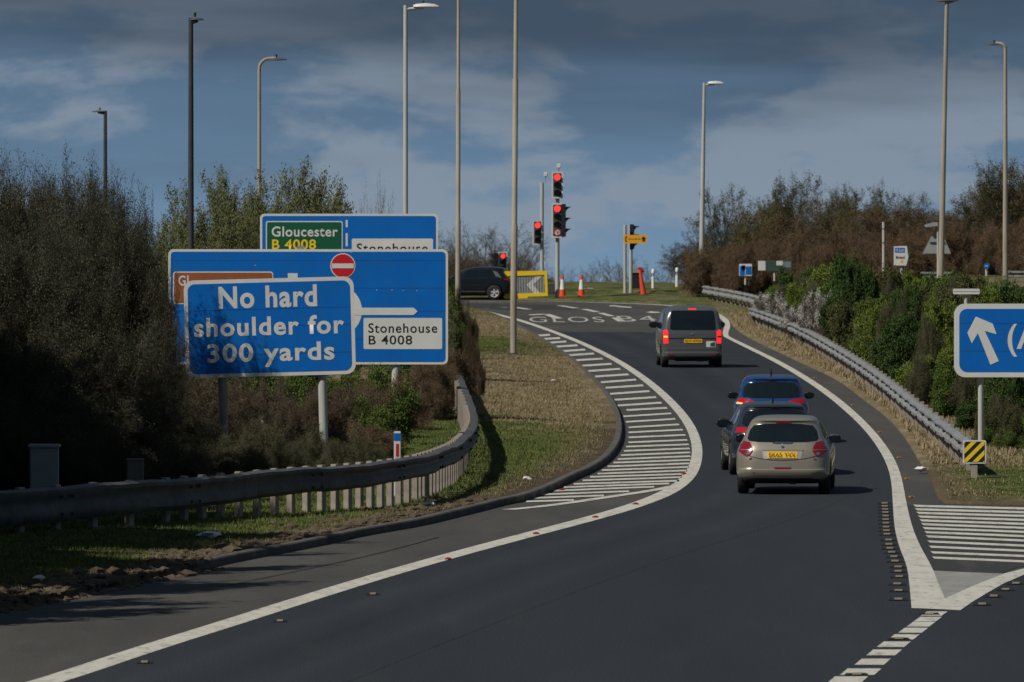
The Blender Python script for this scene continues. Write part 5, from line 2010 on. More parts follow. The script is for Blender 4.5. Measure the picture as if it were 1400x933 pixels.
# ------------------------------------------------------------------ road studs
def stud_proto(name, body, refl, w=0.26):
    t = thing(name, 'x', 'road stud', (0, 0, 0))
    bm = bmesh.new()
    prof = [(-w / 2, -0.07, 0), (w / 2, -0.07, 0), (w / 2, 0.07, 0), (-w / 2, 0.07, 0)]
    b0 = [bm.verts.new(p_) for p_ in prof]
    t0 = [bm.verts.new((x * .82, y * .55, 0.022)) for x, y, _ in prof]
    bm.faces.new(b0[::-1])
    bm.faces.new(t0)
    for k in range(4):
        bm.faces.new((b0[k], b0[(k + 1) % 4], t0[(k + 1) % 4], t0[k]))
    obj('casing', bm, M[body], t)
    bm = bmesh.new()
    bx(bm, (-w * .2, -0.078, 0.006), (w * .2, -0.03, 0.032), 0.003)
    obj('reflector', bm, M[refl], t)
    return t


def place_studs(name, body, refl, label, group, pix, w=0.26):
    first = None
    for x, y in pix:
        p_ = P(x, y)
        if first is None:
            first = stud_proto(name, body, refl, w)
            o = first
        else:
            o = copy_tree(first)
        o.location = (p_.x, p_.y, 0.012)
        o['label'] = label
        o['group'] = group


M['stud_red'] = new_mat('dull_red_stud', (0.30, 0.02, 0.02), 0.5)
M['stud_amber'] = new_mat('dull_amber_stud', (0.36, 0.15, 0.03), 0.5)
M['stud_tan'] = new_mat('worn_stud_top', (0.34, 0.29, 0.22), 0.6)
zy = [132, 146, 160, 174, 190, 206, 222, 240, 256, 272, 298, 318, 336, 354, 374, 394, 420, 440, 464, 497, 527, 566]
zx = [360, 361, 363, 364, 365, 365, 366, 367, 368, 371, 378, 380, 384, 392, 402, 407, 421, 421, 426, 417, 423, 422]
place_studs('road_stud', 'black', 'stud_tan', 'black road stud with a pale top in the dense row beside the right edge line', 'dense row of studs beside the right edge line',
            [(1100 + a / 3.297, 650 + b / 3.297) for a, b in zip(zx, zy)], 0.27)
place_studs('road_stud', 'black', 'stud_tan', 'black road stud on the right carriageway past the nose', 'studs right of the nose', [(1100 + a / 3.297, 650 + b / 3.297) for a, b in ((800, 588), (852, 552), (905, 522), (952, 494))], 0.26)
place_studs('road_stud', 'black', 'stud_tan', 'black road stud set on a white dash below the nose', 'studs on the white dashes', [(1100 + a / 3.297, 650 + b / 3.297) for a, b in ((562, 631), (425, 744), (235, 905))], 0.28)
place_studs('road_stud', 'black', 'stud_tan', 'small dark road stud just inside the left edge line', 'studs just inside the left edge line', [(198, 908), (383, 851.5), (510, 814.5)], 0.2)
place_studs('road_stud', 'stud_red', 'stud_red', 'red road stud on the outer side of the left edge line', 'red studs along the left edge line', [(613, 766), (733, 731), (814, 708.5), (869, 690.5), (768, 671), (935, 649)], 0.11)
place_studs('road_stud', 'stud_amber', 'stud_amber', 'orange road stud on the shoulder outside the right edge line', 'orange studs along the right edge line', [(1114, 518), (1166, 555), (1203, 592), (1229, 627), (1240, 656), (1246, 681)], 0.10)

# litter
rn = random.Random(9)
for lb_, x, y, sz in (('crumpled white plastic litter on the soil by the left kerb below the barrier', 285, 750, 0.22), ('small white scrap of litter near the bottom left corner', 52, 804, 0.12),
                      ('white and purple scrap of litter beside the kerb below the marker post', 586, 701, 0.13), ('tiny white scrap on the straw grass beside the tan lamp', 757, 528.5, 0.10),
                      ('pale scrap of litter on the right shoulder edge', 1259, 648, 0.16), ('bit of white litter on the grass near the hatching', 721, 665, 0.10)):
    D0_ = F * HC / (y - YH)
    X0_ = (x - 700) * D0_ / F
    zg = gh(X0_, D0_)
    bm = bmesh.new()
    bmesh.ops.create_icosphere(bm, subdivisions=2, radius=sz)
    for v_ in bm.verts:
        v_.co = v_.co * rn.uniform(0.55, 1.15)
        v_.co.z *= 0.35
    o = obj('litter', bm, M['litter'])
    o.location = (X0_, D0_, zg + 0.04)
    tag(o, lb_, 'litter')
# clods of soil along the kerb
rn = random.Random(21)
clods = []
bm0 = bmesh.new()
for i in range(900):
    y = rn.uniform(690, 850)
    x = float(np.interp(y, [k[1] for k in kerb_px[::-1] if k[1] > 600][::1], [k[0] for k in kerb_px[::-1] if k[1] > 600]))
    q = P(x, y)
    sz = rn.uniform(0.015, 0.075) if i % 6 else rn.uniform(0.06, 0.13)
    X_ = q.x - abs(rn.gauss(0, 0.6)) + (0.22 if y > 775 else -0.2)
    zg = float(hL(X_, q.y)) if X_ < q.x else 0.0
    r_ = bmesh.ops.create_icosphere(bm0, subdivisions=1, radius=sz)
    for v_ in r_['verts']:
        v_.co = Vector((v_.co.x * rn.uniform(.7, 1.8), v_.co.y * rn.uniform(.7, 1.8), v_.co.z * rn.uniform(.5, .9)))
        v_.co += Vector((X_, q.y, zg))
tag(obj('soil_clods', bm0, M['soil']), 'scattered clods of brown soil along the left kerb', 'soil', kind='stuff')

# ------------------------------------------------------------------ vehicles
def ring_pts(yr, yf, w, rc, bow_r=0.05, bow_f=0.10):
    rc = min(rc, w * 0.9, (yf - yr) * 0.45)
    pts = []
    K = 7
    # start at rear centre going +x : rear side, corner, right side, corner, front side, mirror
    half = []
    for i in range(7):
        half.append(((w - rc) * i / 7, yr))
    for i in range(K):
        a = R(-90 + 90 * i / (K - 1))
        half.append((w - rc + rc * math.cos(a), yr + rc + rc * math.sin(a)))
    for i in range(1, 12):
        half.append((w, yr + rc + (yf - yr - 2 * rc) * i / 12))
    for i in range(K):
        a = R(90 * i / (K - 1))
        half.append((w - rc + rc * math.cos(a), yf - rc + rc * math.sin(a)))
    for i in range(1, 7):
        half.append(((w - rc) * (1 - i / 7), yf))
    half.append((0, yf))
    full = half + [(-x, y) for x, y in half[1:-1][::-1]]
    res = []
    for x, y in full:
        t = (x / w) ** 2
        fy = (y - yr) / (yf - yr)
        if fy < 0.3:
            y = y + bow_r * t * (1 - fy / 0.3)
        if fy > 0.7:
            y = y - bow_f * t * ((fy - 0.7) / 0.3)
        # slight barrel on the flanks, narrowing toward nose and tail
        x = x * (1 - 0.035 * (2 * abs(fy - 0.5)) ** 2.5)
        res.append((x, y))
    return res


def loft(slices, rc=0.25, sub=2):
    A = np.array([s[:4] for s in slices], float)
    rcs = np.array([s[4] if len(s) > 4 else rc for s in slices], float)
    out_ = []
    for i in range(len(A) - 1):
        for k in range(sub):
            t = k / sub
            out_.append((A[i] * (1 - t) + A[i + 1] * t, rcs[i] * (1 - t) + rcs[i + 1] * t))
    out_.append((A[-1], rcs[-1]))
    bm = bmesh.new()
    prev = None
    first = None
    for (z_, yr, yf, w), r_ in out_:
        ring = [bm.verts.new((x, y, z_)) for x, y in ring_pts(yr, yf, w, r_)]
        if prev:
            n = len(ring)
            for k in range(n):
                bm.faces.new((prev[k], prev[(k + 1) % n], ring[(k + 1) % n], ring[k]))
        else:
            first = ring
        prev = ring
    bm.faces.new(first[::-1])
    bm.faces.new(prev)
    bmesh.ops.recalc_face_normals(bm, faces=bm.faces)
    return bm


def decal(bvh, poly, axis, off=0.006, cell=0.05, depth=0.012, name='part', mat=None, parent=None, smooth=True):
    """Part that follows the body: polygon in (x,z) for axis +-y or (y,z) for axis +-x, laid on the surface."""
    bm = bmesh.new()
    ax = axis[-1]
    sgn = -1 if axis[0] == '-' else 1
    mk = (lambda u_, v_: Vector((u_, 0, v_))) if ax == 'y' else (lambda u_, v_: Vector((0, u_, v_)))
    vs = [bm.verts.new(mk(*q_)) for q_ in poly]
    bm.faces.new(vs)
    us = [q_[0] for q_ in poly]
    vv = [q_[1] for q_ in poly]
    ua = Vector((1, 0, 0)) if ax == 'y' else Vector((0, 1, 0))
    for lo, hi, nrm in ((min(us), max(us), ua), (min(vv), max(vv), Vector((0, 0, 1)))):
        c_ = lo + cell
        while c_ < hi:
            co = nrm * c_
            bmesh.ops.bisect_plane(bm, geom=bm.verts[:] + bm.edges[:] + bm.faces[:], plane_co=co, plane_no=nrm)
            c_ += cell
    bmesh.ops.triangulate(bm, faces=bm.faces[:])
    dirv = Vector((0, -sgn, 0)) if ax == 'y' else Vector((-sgn, 0, 0))   # from outside towards the body
    for v_ in bm.verts:
        o_ = v_.co - dirv * 12
        hit, nr, _, _ = bvh.ray_cast(o_, dirv)
        if hit is None:
            hit, nr, _, _ = bvh.find_nearest(v_.co - dirv * 1.0)
        v_.co = hit - dirv * off
    r_ = bmesh.ops.extrude_face_region(bm, geom=bm.faces[:])
    for g in r_['geom']:
        if isinstance(g, bmesh.types.BMVert):
            g.co += dirv * depth
    return obj(name, bm, mat, parent, smooth=smooth, sharp=40)


def wheel(parent, x, y, r, w, rimmat, side):
    bm = bmesh.new()
    prof = [(-w / 2, r * .62), (-w / 2, r * .9), (-w / 2 + .03, r * .985), (-w / 6, r), (w / 6, r), (w / 2 - .03, r * .985), (w / 2, r * .9), (w / 2, r * .62)]
    n = 32
    rings = [[bm.verts.new((px_, pr * math.cos(2 * math.pi * k / n), pr * math.sin(2 * math.pi * k / n))) for k in range(n)] for px_, pr in prof]
    m_ = len(prof)
    for i in range(m_):
        for k in range(n):
            bm.faces.new((rings[i][k], rings[i][(k + 1) % n], rings[(i + 1) % m_][(k + 1) % n], rings[(i + 1) % m_][k]))
    o = obj('wheel', bm, M['tyre'], parent, smooth=True, sharp=50)
    o.location = (x, y, r)
    bm = bmesh.new()
    xo = side * (w / 2 - 0.03)
    R0 = r * .64
    # rim lip
    for ra, rb in ((R0, R0 * .88),):
        a = [bm.verts.new((xo, ra * math.cos(2 * math.pi * k / n), ra * math.sin(2 * math.pi * k / n))) for k in range(n)]
        b = [bm.verts.new((xo - side * .01, rb * math.cos(2 * math.pi * k / n), rb * math.sin(2 * math.pi * k / n))) for k in range(n)]
        for k in range(n):
            bm.faces.new((a[k], a[(k + 1) % n], b[(k + 1) % n], b[k]))
    for sp in range(5):
        a = 2 * math.pi * sp / 5 + 0.3
        for d_ in (-0.17, 0.17):
            q = [(.15, a - .5), (.15, a + .5), (.9, a + d_ + .12), (.9, a + d_ - .12)]
            bm.faces.new([bm.verts.new((xo - side * .015, R0 * f_ * math.cos(t_), R0 * f_ * math.sin(t_))) for f_, t_ in q])
    bm.faces.new([bm.verts.new((xo - side * .01, R0 * .25 * math.cos(2 * math.pi * k / 12), R0 * .25 * math.sin(2 * math.pi * k / 12))) for k in range(12)])
    bm.normal_update()
    bmesh.ops.solidify(bm, geom=bm.faces[:], thickness=0.012)
    obj('rim', bm, rimmat, o)
    bm = bmesh.new()
    bmesh.ops.create_cone(bm, cap_ends=True, segments=24, radius1=R0, radius2=R0, depth=w * .6)
    bmesh.ops.rotate(bm, verts=bm.verts, cent=(0, 0, 0), matrix=Matrix.Rotation(R(90), 3, 'Y'))
    obj('wheel_hub', bm, M['black'], o)
    return o


def mirror(parent, x, y, z_, side, mat, sz=1.0):
    bm = bmesh.new()
    bmesh.ops.create_uvsphere(bm, u_segments=14, v_segments=8, radius=1.0)
    for v_ in bm.verts:
        v_.co = Vector((v_.co.x * .13 * sz, max(v_.co.y, -0.35) * .09 * sz, v_.co.z * .085 * sz))
    o = obj('side_mirror', bm, mat, parent, smooth=True, sharp=50)
    o.location = (x + side * .12, y, z_)
    bm = bmesh.new()
    bx(bm, (-.10 * sz, -.042 * sz, -.055 * sz), (.10 * sz, -.034 * sz, .055 * sz), 0.004)
    obj('mirror_glass', bm, M['glass'], o)
    bm = bmesh.new()
    tube(bm, [(-side * .18, 0.02, -.06), (0, 0.01, -.03)], 0.02, 8)
    obj('mirror_arm', bm, M['black'], o)
    return o


def build_vehicle(name, label, slices, paint, loc, yaw, L, wheels, group=None, rc=0.25, cat='car'):
    """origin at road level under the rear bumper; +y is forward"""
    t = thing(name, label, cat, loc, yaw)
    bm = loft(slices, rc)
    # wheel arches cut by a boolean
    me = bpy.data.meshes.new('body')
    bm.to_mesh(me)
    bvh = BVHTree.FromBMesh(bm)
    bm.free()
    tmp = bpy.data.objects.new('body_tmp', me)
    C.objects.link(tmp)
    cutters = []
    tw = max(abs(w_[0]) for w_ in wheels)
    for (wx, wy, wr, ww) in wheels:
        bmc = bmesh.new()
        bmesh.ops.create_cone(bmc, cap_ends=True, segments=28, radius1=wr * 1.16, radius2=wr * 1.16, depth=0.42)
        bmesh.ops.rotate(bmc, verts=bmc.verts, cent=(0, 0, 0), matrix=Matrix.Rotation(R(90), 3, 'Y'))
        bmesh.ops.translate(bmc, verts=bmc.verts, vec=(wx + (0.06 if wx > 0 else -0.06), wy, wr * 1.02))
        mc = bpy.data.meshes.new('cut')
        bmc.to_mesh(mc)
        bmc.free()
        oc = bpy.data.objects.new('cut', mc)
        C.objects.link(oc)
        md = tmp.modifiers.new('b', 'BOOLEAN')
        md.operation = 'DIFFERENCE'
        md.solver = 'EXACT'
        md.object = oc
        cutters.append(oc)
    dg = bpy.context.evaluated_depsgraph_get()
    me2 = bpy.data.meshes.new_from_object(tmp.evaluated_get(dg))
    me2.name = 'body'
    for o in [tmp] + cutters:
        bpy.data.objects.remove(o)
    me2.materials.clear()
    b = link_mesh('body', me2, paint, t, smooth=True)
    me2.set_sharp_from_angle(angle=R(42))
    for (wx, wy, wr, ww) in wheels:
        wheel(t, wx, wy, wr, ww, M['alloy'], 1 if wx > 0 else -1)
    bm = bmesh.new()     # underbody with axle and exhaust box
    hw = slices[0][3] - 0.30
    bx(bm, (-hw, 0.30, 0.20), (hw, L - 0.4, 0.40), 0.03)
    bx(bm, (-tw + .08, wheels[0][1] - .06, .24), (tw - .08, wheels[0][1] + .06, .34), 0.02)
    bx(bm, (hw * .25, 0.18, 0.19), (hw * .7, 0.55, 0.30), 0.03)
    obj('underbody', bm, M['black'], t)
    return t, bvh


def mirx(poly):
    return [(-x, z_) for x, z_ in poly][::-1]


def plate_on(t, bvh, x0, z0, x1, z1, s=None, off=0.015):
    o = decal(bvh, rrect(x0, z0, x1, z1, 0.01, 2), '-y', off, 0.2, 0.02, 'number_plate', M['plate'], t, smooth=False)
    if s:
        hit, _, _, _ = bvh.ray_cast(Vector(((x0 + x1) / 2, -5, (z0 + z1) / 2)), Vector((0, 1, 0)))
        hit0, _, _, _ = bvh.ray_cast(Vector(((x0 + x1) / 2, -5, z1)), Vector((0, 1, 0)))
        hit1, _, _, _ = bvh.ray_cast(Vector(((x0 + x1) / 2, -5, z0)), Vector((0, 1, 0)))
        yy = min(hit.y, hit0.y, hit1.y) - off - 0.008
        lt = text_obj('plate_lettering', s, x0 + .035, z0 + .02, x1 - .035, z1 - .02, yy, M['signblack'], o, weight=0.01, spacing=1.15)
    return o


def stand(x, y, yaw, dx=0.0):
    """world location of a vehicle whose rear lower edge centre is seen at pixel (x, y)"""
    q = P(x, y)
    return (q.x, q.y, 0.004)


# --- gold-grey hatchback, nearest
hatch = [(z0_ * (.975 if z0_ > .5 else 1.0), *r0_) for z0_, *r0_ in [(.20, .30, 3.70, .68, .2), (.25, .16, 3.84, .76, .25), (.30, .06, 3.92, .83, .3), (.36, .02, 3.96, .855, .32), (.42, .0, 3.97, .862, .32), (.455, .0, 3.97, .866, .32), (.475, .025, 3.96, .868, .32), (.56, .035, 3.95, .871, .32), (.66, .05, 3.92, .872, .32),
         (.76, .075, 3.84, .868, .32), (.84, .10, 3.65, .85, .32), (.90, .13, 3.35, .825, .32), (.96, .17, 3.05, .795, .32), (1.00, .20, 2.92, .765, .30), (1.10, .29, 2.74, .725, .28), (1.20, .38, 2.58, .685, .26), (1.30, .47, 2.40, .64, .24),
         (1.345, .47, 2.28, .615, .24), (1.375, .45, 2.18, .59, .24), (1.405, .50, 2.08, .555, .24), (1.43, .62, 1.96, .50, .24), (1.447, .82, 1.8, .40, .22), (1.458, 1.05, 1.6, .25, .16)]]
gold = carpaint('taupe_gold_paint', (0.33, 0.30, 0.25), 0.45, 0.33)
wh = [(-.74, .72, .31, .20), (.74, .72, .31, .20), (-.74, 3.26, .31, .20), (.74, 3.26, .31, .20)]
t, bv = build_vehicle('parked_car' if False else 'hatchback_car', 'small gold grey hatchback, nearest car on the slip road', hatch, gold, stand(1069.5, 677.5, 0), R(-4.2), 3.97, wh)
rear_glass = [(-.62, 1.005), (-.45, .985), (0, .978), (.45, .985), (.62, 1.005), (.65, 1.05), (.61, 1.20), (.54, 1.285), (.32, 1.315), (0, 1.322), (-.32, 1.315), (-.54, 1.285), (-.61, 1.20), (-.65, 1.05)]
rear_glass = [(x, z_ * .975) for x, z_ in rear_glass]
decal(bv, rear_glass, '-y', 0.006, 0.06, 0.012, 'rear_window', M['glass'], t)
decal(bv, rrect(-.14, 1.302, .14, 1.326, 0.01, 3), '-y', 0.012, 0.05, 0.02, 'high_brake_light', M['tail_dim'], t)
tl = [(.80, .95), (.70, .975), (.60, .955), (.555, .87), (.545, .80), (.60, .715), (.66, .70), (.72, .735), (.815, .79), (.835, .87)]
for pl in (tl, mirx(tl)):
    o = decal(bv, pl, '-y', 0.014, 0.05, 0.03, 'tail_light', M['tail'], t)
    sg_x = 1 if pl is tl else -1
    dx = [(sg_x * x, z_) for x, z_ in [(.60, .735), (.655, .72), (.69, .76), (.64, .785)]]
    decal(bv, dx if sg_x > 0 else dx[::-1], '-y', 0.02, 0.05, 0.01, 'reversing_lens', M['chrome'], o)
    dx = [(sg_x * x, z_) for x, z_ in [(.55, .815), (.84, .815), (.84, .825), (.55, .825)]]
    decal(bv, dx if sg_x > 0 else dx[::-1], '-y', 0.02, 0.05, 0.01, 'lens_divider', gold, o)
# seam of the tailgate and recess of the plate
seam = [(-.60, .70), (-.42, .655), (-.2, .632), (0, .628), (.2, .632), (.42, .655), (.60, .70), (.60, .712), (.42, .668), (.2, .645), (0, .641), (-.2, .645), (-.42, .668), (-.60, .712)]
decal(bv, seam, '-y', 0.004, 0.06, 0.008, 'tailgate_seam', M['black'], t)
decal(bv, [(-.34, .655), (.34, .655), (.37, .80), (-.37, .80)], '-y', 0.005, 0.08, 0.008, 'plate_recess', M['galv'], t)
decal(bv, [(-.37, .803), (.37, .803), (.38, .825), (-.38, .825)], '-y', 0.012, 0.08, 0.02, 'plate_lip', gold, t)
plate_on(t, bv, -.275, .672, .275, .792, 'EK65 YVV')
decal(bv, [(-.19, .945), (-.13, .938), (.12, .938), (.18, .943), (.18, .958), (-.13, .962)], '-y', 0.02, 0.05, 0.02, 'wiper', M['chrome'], t)
decal(bv, [(-.02, .855), (.02, .865), (.03, .885), (.005, .90), (-.03, .888)], '-y', 0.015, 0.03, 0.015, 'emblem', M['chrome'], t)
decal(bv, [(-.16, .505), (-.13, .475), (.13, .475), (.16, .505)], '-y', 0.01, 0.05, 0.012, 'rear_reflector', M['tail'], t)
decal(bv, [(-.70, .205), (.70, .205), (.68, .27), (.52, .305), (-.52, .305), (-.68, .27)], '-y', 0.02, 0.05, 0.05, 'lower_diffuser', M['black'], t)
side = [(.72, 1.02), (1.0, .985), (2.75, .965), (2.62, 1.08), (2.2, 1.29), (1.9, 1.345), (1.2, 1.345), (.9, 1.25), (.75, 1.10)]
for a_ in ('x', '-x'):
    decal(bv, side, a_, 0.006, 0.1, 0.012, 'side_window', M['glass'], t)
decal(bv, [(-.58, 1.0), (.58, 1.0), (.48, 1.33), (-.48, 1.33)], 'y', 0.006, 0.08, 0.012, 'windscreen', M['glass'], t)
for sd in (-1, 1):
    mirror(t, sd * .74, 2.62, .95, sd, M['black'] if sd < 0 else M['darkgrey'], 1.0)
tb = t
# interior glimpses: headrests seen through tinted glass are left to the glass reflections

# --- blue-black hatchback in the middle, mostly hidden
midb = carpaint('dark_blue_black_paint', (0.030, 0.042, 0.062), 0.4, 0.28)
hat2 = [(z_ * (.99 if z_ > .5 else 1), yr, yf * 1.04, w_ * 1.0, r_) for z_, yr, yf, w_, r_ in hatch]
wh2 = [(-.77, .78, .32, .21), (.77, .78, .32, .21), (-.77, 3.40, .32, .21), (.77, 3.40, .32, .21)]
t, bv = build_vehicle('hatchback_car', 'dark hatchback mostly hidden behind the gold grey car', hat2, midb, stand(1062, 651.5, 0), R(2.0), 4.13, wh2)
decal(bv, [(x, z_ * .99) for x, z_ in rear_glass], '-y', 0.006, 0.06, 0.012, 'rear_window', M['glass'], t)
tl2 = [(.81, .92), (.66, .945), (.52, .92), (.50, .89), (.62, .84), (.80, .835)]
for pl in (tl2, mirx(tl2)):
    decal(bv, pl, '-y', 0.012, 0.05, 0.03, 'tail_light', M['tail_dim'], t)
decal(bv, rrect(-.08, 1.292, .08, 1.312, 0.01, 3), '-y', 0.012, 0.05, 0.02, 'high_brake_light', M['tail'], t)
decal(bv, [(-.52, 1.29), (.52, 1.29), (.48, 1.335), (0, 1.35), (-.48, 1.335)], '-y', 0.006, 0.05, 0.012, 'roof_spoiler', M['black'], t)
for a_ in ('x', '-x'):
    decal(bv, [(y_ * 1.04, z_ * .965) for y_, z_ in side], a_, 0.006, 0.1, 0.012, 'side_window', M['glass'], t)
decal(bv, [(-.58, 1.03), (.58, 1.03), (.48, 1.27), (-.48, 1.27)], 'y', 0.006, 0.08, 0.012, 'windscreen', M['glass'], t)
plate_on(t, bv, -.26, .68, .26, .80)
bm = bmesh.new()
tube(bm, [(0, 1.2, 1.38), (0, 1.05, 1.52)], [.02, .008], 6)
obj('aerial', bm, M['black'], t)
for sd in (-1, 1):
    mirror(t, sd * .76, 2.75, .95, sd, M['black'], 1.1)

# --- bright blue hatchback, furthest of the three
blu = carpaint('bright_blue_paint', (0.022, 0.075, 0.24), 0.45, 0.25)
hat3 = [(z_ * 1.05, yr, yf * .98, w_ * .945 * (1.0 if z_ < 1.1 else 1.05), r_) for z_, yr, yf, w_, r_ in hatch]
t, bv = build_vehicle('hatchback_car', 'bright blue hatchback in front of the dark one', hat3, blu, stand(1054.5, 608, 0), R(-1.6), 3.9, wh)
decal(bv, [(x * .98, z_ * 1.046) for x, z_ in rear_glass], '-y', 0.006, 0.06, 0.012, 'rear_window', M['glass'], t)
tl3 = [(.77, .97), (.68, 1.0), (.48, .975), (.36, .93), (.40, .89), (.62, .87), (.76, .875)]
for pl in (tl3, mirx(tl3)):
    decal(bv, pl, '-y', 0.012, 0.05, 0.03, 'tail_light', M['tail_dim'], t)
decal(bv, [(-.76, .875), (-.64, .868), (-.62, .90), (-.75, .915)], '-y', 0.02, 0.05, 0.02, 'indicator', M['indicator'], t)
decal(bv, rrect(-.10, 1.372, .10, 1.392, 0.008, 3), '-y', 0.012, 0.05, 0.02, 'high_brake_light', M['tail'], t)
decal(bv, [(.07 * math.cos(a_ / 12 * 6.283), .91 + .04 * math.sin(a_ / 12 * 6.283)) for a_ in range(12)], '-y', 0.015, 0.05, 0.015, 'emblem', M['chrome'], t)
for a_ in ('x', '-x'):
    decal(bv, side, a_, 0.006, 0.1, 0.012, 'side_window', M['glass'], t)
decal(bv, [(-.58, 1.02), (.58, 1.02), (.48, 1.35), (-.48, 1.35)], 'y', 0.006, 0.08, 0.012, 'windscreen', M['glass'], t)
plate_on(t, bv, -.26, .66, .26, .78)
bm = bmesh.new()
tube(bm, [(0, 1.0, 1.47), (0, .85, 1.63)], [.02, .008], 6)
obj('aerial', bm, M['black'], t)
for sd in (-1, 1):
    mirror(t, sd * .72, 2.55, 1.0, sd, M['black'], .95)

# --- grey van
van = [(.24, .25, 4.35, .82, .15), (.28, .10, 4.5, .90, .2), (.34, .02, 4.58, .935, .2), (.42, .0, 4.6, .95, .2), (.47, .0, 4.6, .953, .2), (.49, .035, 4.59, .955, .2), (.60, .045, 4.58, .958, .16), (.80, .05, 4.52, .958, .14), (.95, .055, 4.40, .956, .14), (1.06, .065, 4.15, .95, .14),
       (1.14, .08, 3.85, .94, .14), (1.30, .11, 3.60, .915, .14), (1.50, .15, 3.35, .88, .14), (1.64, .19, 3.15, .85, .18), (1.72, .215, 3.0, .82, .20), (1.78, .25, 2.85, .775, .22), (1.83, .31, 2.7, .715, .24), (1.87, .43, 2.5, .62, .26), (1.892, .65, 2.2, .46, .26)]
vg = carpaint('van_grey_paint', (0.125, 0.132, 0.142), 0.4, 0.28)
whv = [(-.82, .82, .34, .22), (.82, .82, .34, .22), (-.82, 4.0 - .28, .34, .22), (.82, 3.72, .34, .22)]
t, bv = build_vehicle('passenger_van', 'grey passenger van with brake lights on, furthest up the slip road', van, vg, stand(947, 503.5, 0), R(1.9), 4.6, whv, cat='van')
decal(bv, [(-.69, 1.20), (-.62, 1.165), (.66, 1.165), (.72, 1.20), (.70, 1.5), (.66, 1.74), (.60, 1.765), (-.60, 1.765), (-.65, 1.74)], '-y', 0.006, 0.08, 0.012, 'rear_window', M['glass'], t)
vl_ = [(.74, .75), (.89, .75), (.895, 1.16), (.80, 1.18), (.75, 1.13)]
for pl in (vl_, mirx(vl_)):
    o = decal(bv, pl, '-y', 0.012, 0.06, 0.03, 'tail_light', M['tail_lit'], t)
decal(bv, [(-.885, .935), (-.765, .935), (-.765, .985), (-.885, .985)], '-y', 0.02, 0.06, 0.02, 'indicator', M['indicator'], t)
decal(bv, [(.765, .935), (.885, .935), (.885, .985), (.765, .985)], '-y', 0.02, 0.06, 0.02, 'reversing_lens', M['tail'], t)
decal(bv, rrect(-.13, 1.79, .13, 1.825, 0.01, 3), '-y', 0.012, 0.05, 0.02, 'high_brake_light', M['tail_lit'], t)
plate_on(t, bv, -.26, .77, .30, .89, 'EJ19 HWA')
o = decal(bv, [(.42, .64), (.71, .64), (.71, .82), (.42, .82)], '-y', 0.006, 0.2, 0.01, 'sticker', M['signwhite'], t, smooth=False)
decal(bv, [(.55, .66), (.69, .66), (.69, .80), (.55, .76)], '-y', 0.010, 0.2, 0.01, 'sticker_print', M['signgreen'], o, smooth=False)
decal(bv, [(-.06, 1.015), (.03, 1.02), (.05, 1.07), (0, 1.10), (-.04, 1.08)], '-y', 0.014, 0.04, 0.015, 'emblem', M['chrome'], t)
decal(bv, [(-.80, .545), (.80, .545), (.80, .56), (-.80, .56)], '-y', 0.004, 0.1, 0.008, 'tailgate_seam', M['black'], t)
decal(bv, [(-.72, .90), (.72, .90), (.72, .925), (-.72, .925)], '-y', 0.012, 0.1, 0.02, 'tailgate_trim', M['black'], t)
decal(bv, [(-.88, .25), (.88, .25), (.86, .34), (-.86, .34)], '-y', 0.02, 0.08, 0.05, 'lower_bumper', M['black'], t)
for x0_, x1_ in ((-.72, -.58), (.58, .72)):
    decal(bv, [(x0_, .39), (x1_, .39), (x1_, .42), (x0_, .42)], '-y', 0.01, 0.06, 0.012, 'rear_reflector', M['tail_dim'], t)
for a_ in ('x', '-x'):
    decal(bv, [(.45, 1.16), (2.0, 1.14), (2.0, 1.66), (.52, 1.66)], a_, 0.006, 0.12, 0.012, 'side_window', M['glass'], t)
    decal(bv, [(2.12, 1.14), (3.45, 1.13), (3.15, 1.45), (2.85, 1.66), (2.12, 1.66)], a_, 0.006, 0.12, 0.012, 'side_window', M['glass'], t)
decal(bv, [(-.74, 1.16), (.74, 1.16), (.66, 1.70), (-.66, 1.70)], 'y', 0.006, 0.1, 0.012, 'windscreen', M['glass'], t)
for sd in (-1, 1):
    mirror(t, sd * .92, 3.25, 1.28, sd, M['black'], 1.25)

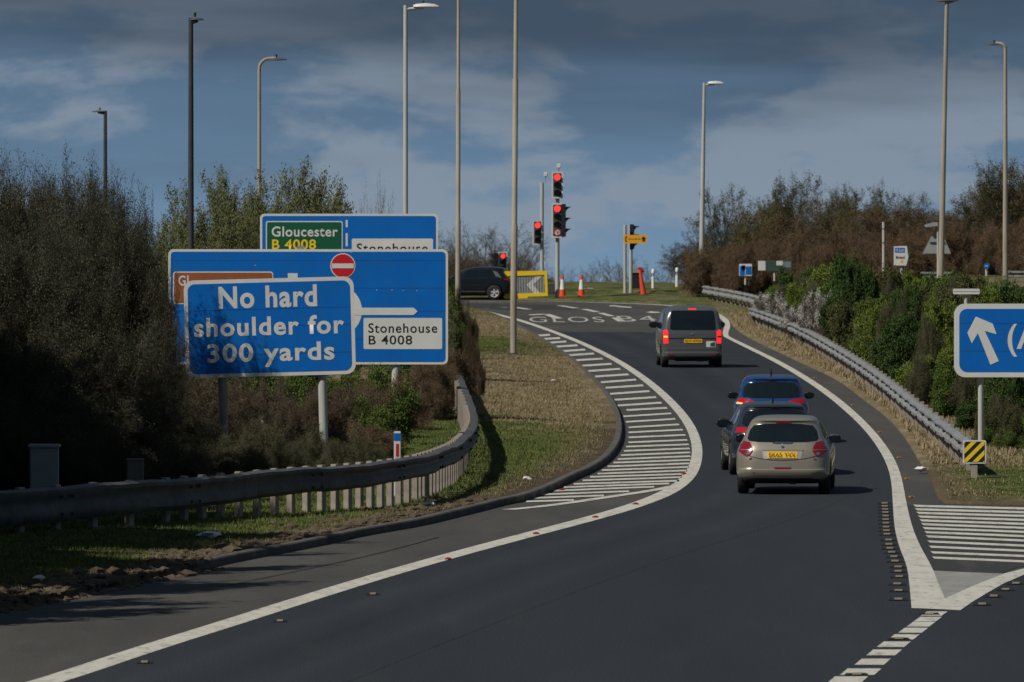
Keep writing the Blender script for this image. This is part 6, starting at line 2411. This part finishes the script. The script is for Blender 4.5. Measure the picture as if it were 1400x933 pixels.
# --- black car crossing on the roundabout
suv = [(.26, .35, 4.0, .80, .2), (.32, .16, 4.2, .90, .25), (.40, .05, 4.32, .935, .3), (.50, .0, 4.36, .945, .32), (.62, .0, 4.37, .95, .32), (.75, .03, 4.34, .95, .32), (.88, .06, 4.25, .945, .32), (.98, .09, 4.0, .935, .32), (1.05, .12, 3.5, .915, .30), (1.10, .15, 3.15, .895, .3),
       (1.20, .26, 2.98, .85, .28), (1.32, .38, 2.75, .80, .26), (1.42, .44, 2.52, .755, .26), (1.48, .42, 2.36, .73, .26), (1.53, .42, 2.25, .70, .26), (1.57, .52, 2.1, .64, .26), (1.60, .75, 1.9, .52, .24), (1.615, 1.0, 1.7, .36, .2)]
blk = carpaint('black_paint', (0.010, 0.013, 0.018), 0.3, 0.2)
whs = [(-.82, .86, .37, .24), (.82, .86, .37, .24), (-.82, 3.52, .37, .24), (.82, 3.52, .37, .24)]
q = P(705, 410.6)
t, bv = build_vehicle('estate_car', 'black off road style car crossing left on the roundabout beyond the columns', suv, blk, (q.x - 0.1, q.y + 0.9, 0.004), R(84), 4.37, whs)
for a_ in ('x', '-x'):
    decal(bv, [(.80, 1.20), (1.55, 1.14), (1.55, 1.47), (1.05, 1.47)], a_, 0.006, 0.1, 0.012, 'side_window', M['glass'], t)
    decal(bv, [(1.62, 1.135), (2.35, 1.12), (2.35, 1.47), (1.62, 1.47)], a_, 0.006, 0.1, 0.012, 'side_window', M['glass'], t)
    decal(bv, [(2.42, 1.12), (3.05, 1.12), (2.75, 1.32), (2.5, 1.45), (2.42, 1.46)], a_, 0.006, 0.1, 0.012, 'side_window', M['glass'], t)
    decal(bv, [(.50, 1.08), (.80, 1.16), (.95, 1.44), (.72, 1.36)], a_, 0.005, 0.1, 0.012, 'pillar_trim', M['darkgrey'], t)
    decal(bv, [(1.3, .40), (3.05, .40), (3.05, .43), (1.3, .43)], a_, 0.012, 0.2, 0.02, 'sill_trim', M['chrome'], t)
decal(bv, [(-.66, 1.12), (.66, 1.12), (.58, 1.42), (-.58, 1.42)], '-y', 0.006, 0.08, 0.012, 'rear_window', M['glass'], t)
for pl in ([(.58, .98), (.92, .96), (.92, 1.04), (.58, 1.06)], mirx([(.58, .98), (.92, .96), (.92, 1.04), (.58, 1.06)])):
    decal(bv, pl, '-y', 0.012, 0.06, 0.03, 'tail_light', M['tail_dim'], t)
for a_ in ('x', '-x'):
    decal(bv, [(.10, .98), (.38, .99), (.36, 1.04), (.14, 1.05)], a_, 0.008, 0.08, 0.02, 'tail_light_wrap', M['tail_dim'], t)
decal(bv, [(-.66, 1.14), (.66, 1.14), (.58, 1.44), (-.58, 1.44)], 'y', 0.006, 0.1, 0.012, 'windscreen', M['glass'], t)
for sd in (-1, 1):
    mirror(t, sd * .88, 2.85, 1.14, sd, M['black'], 1.2)
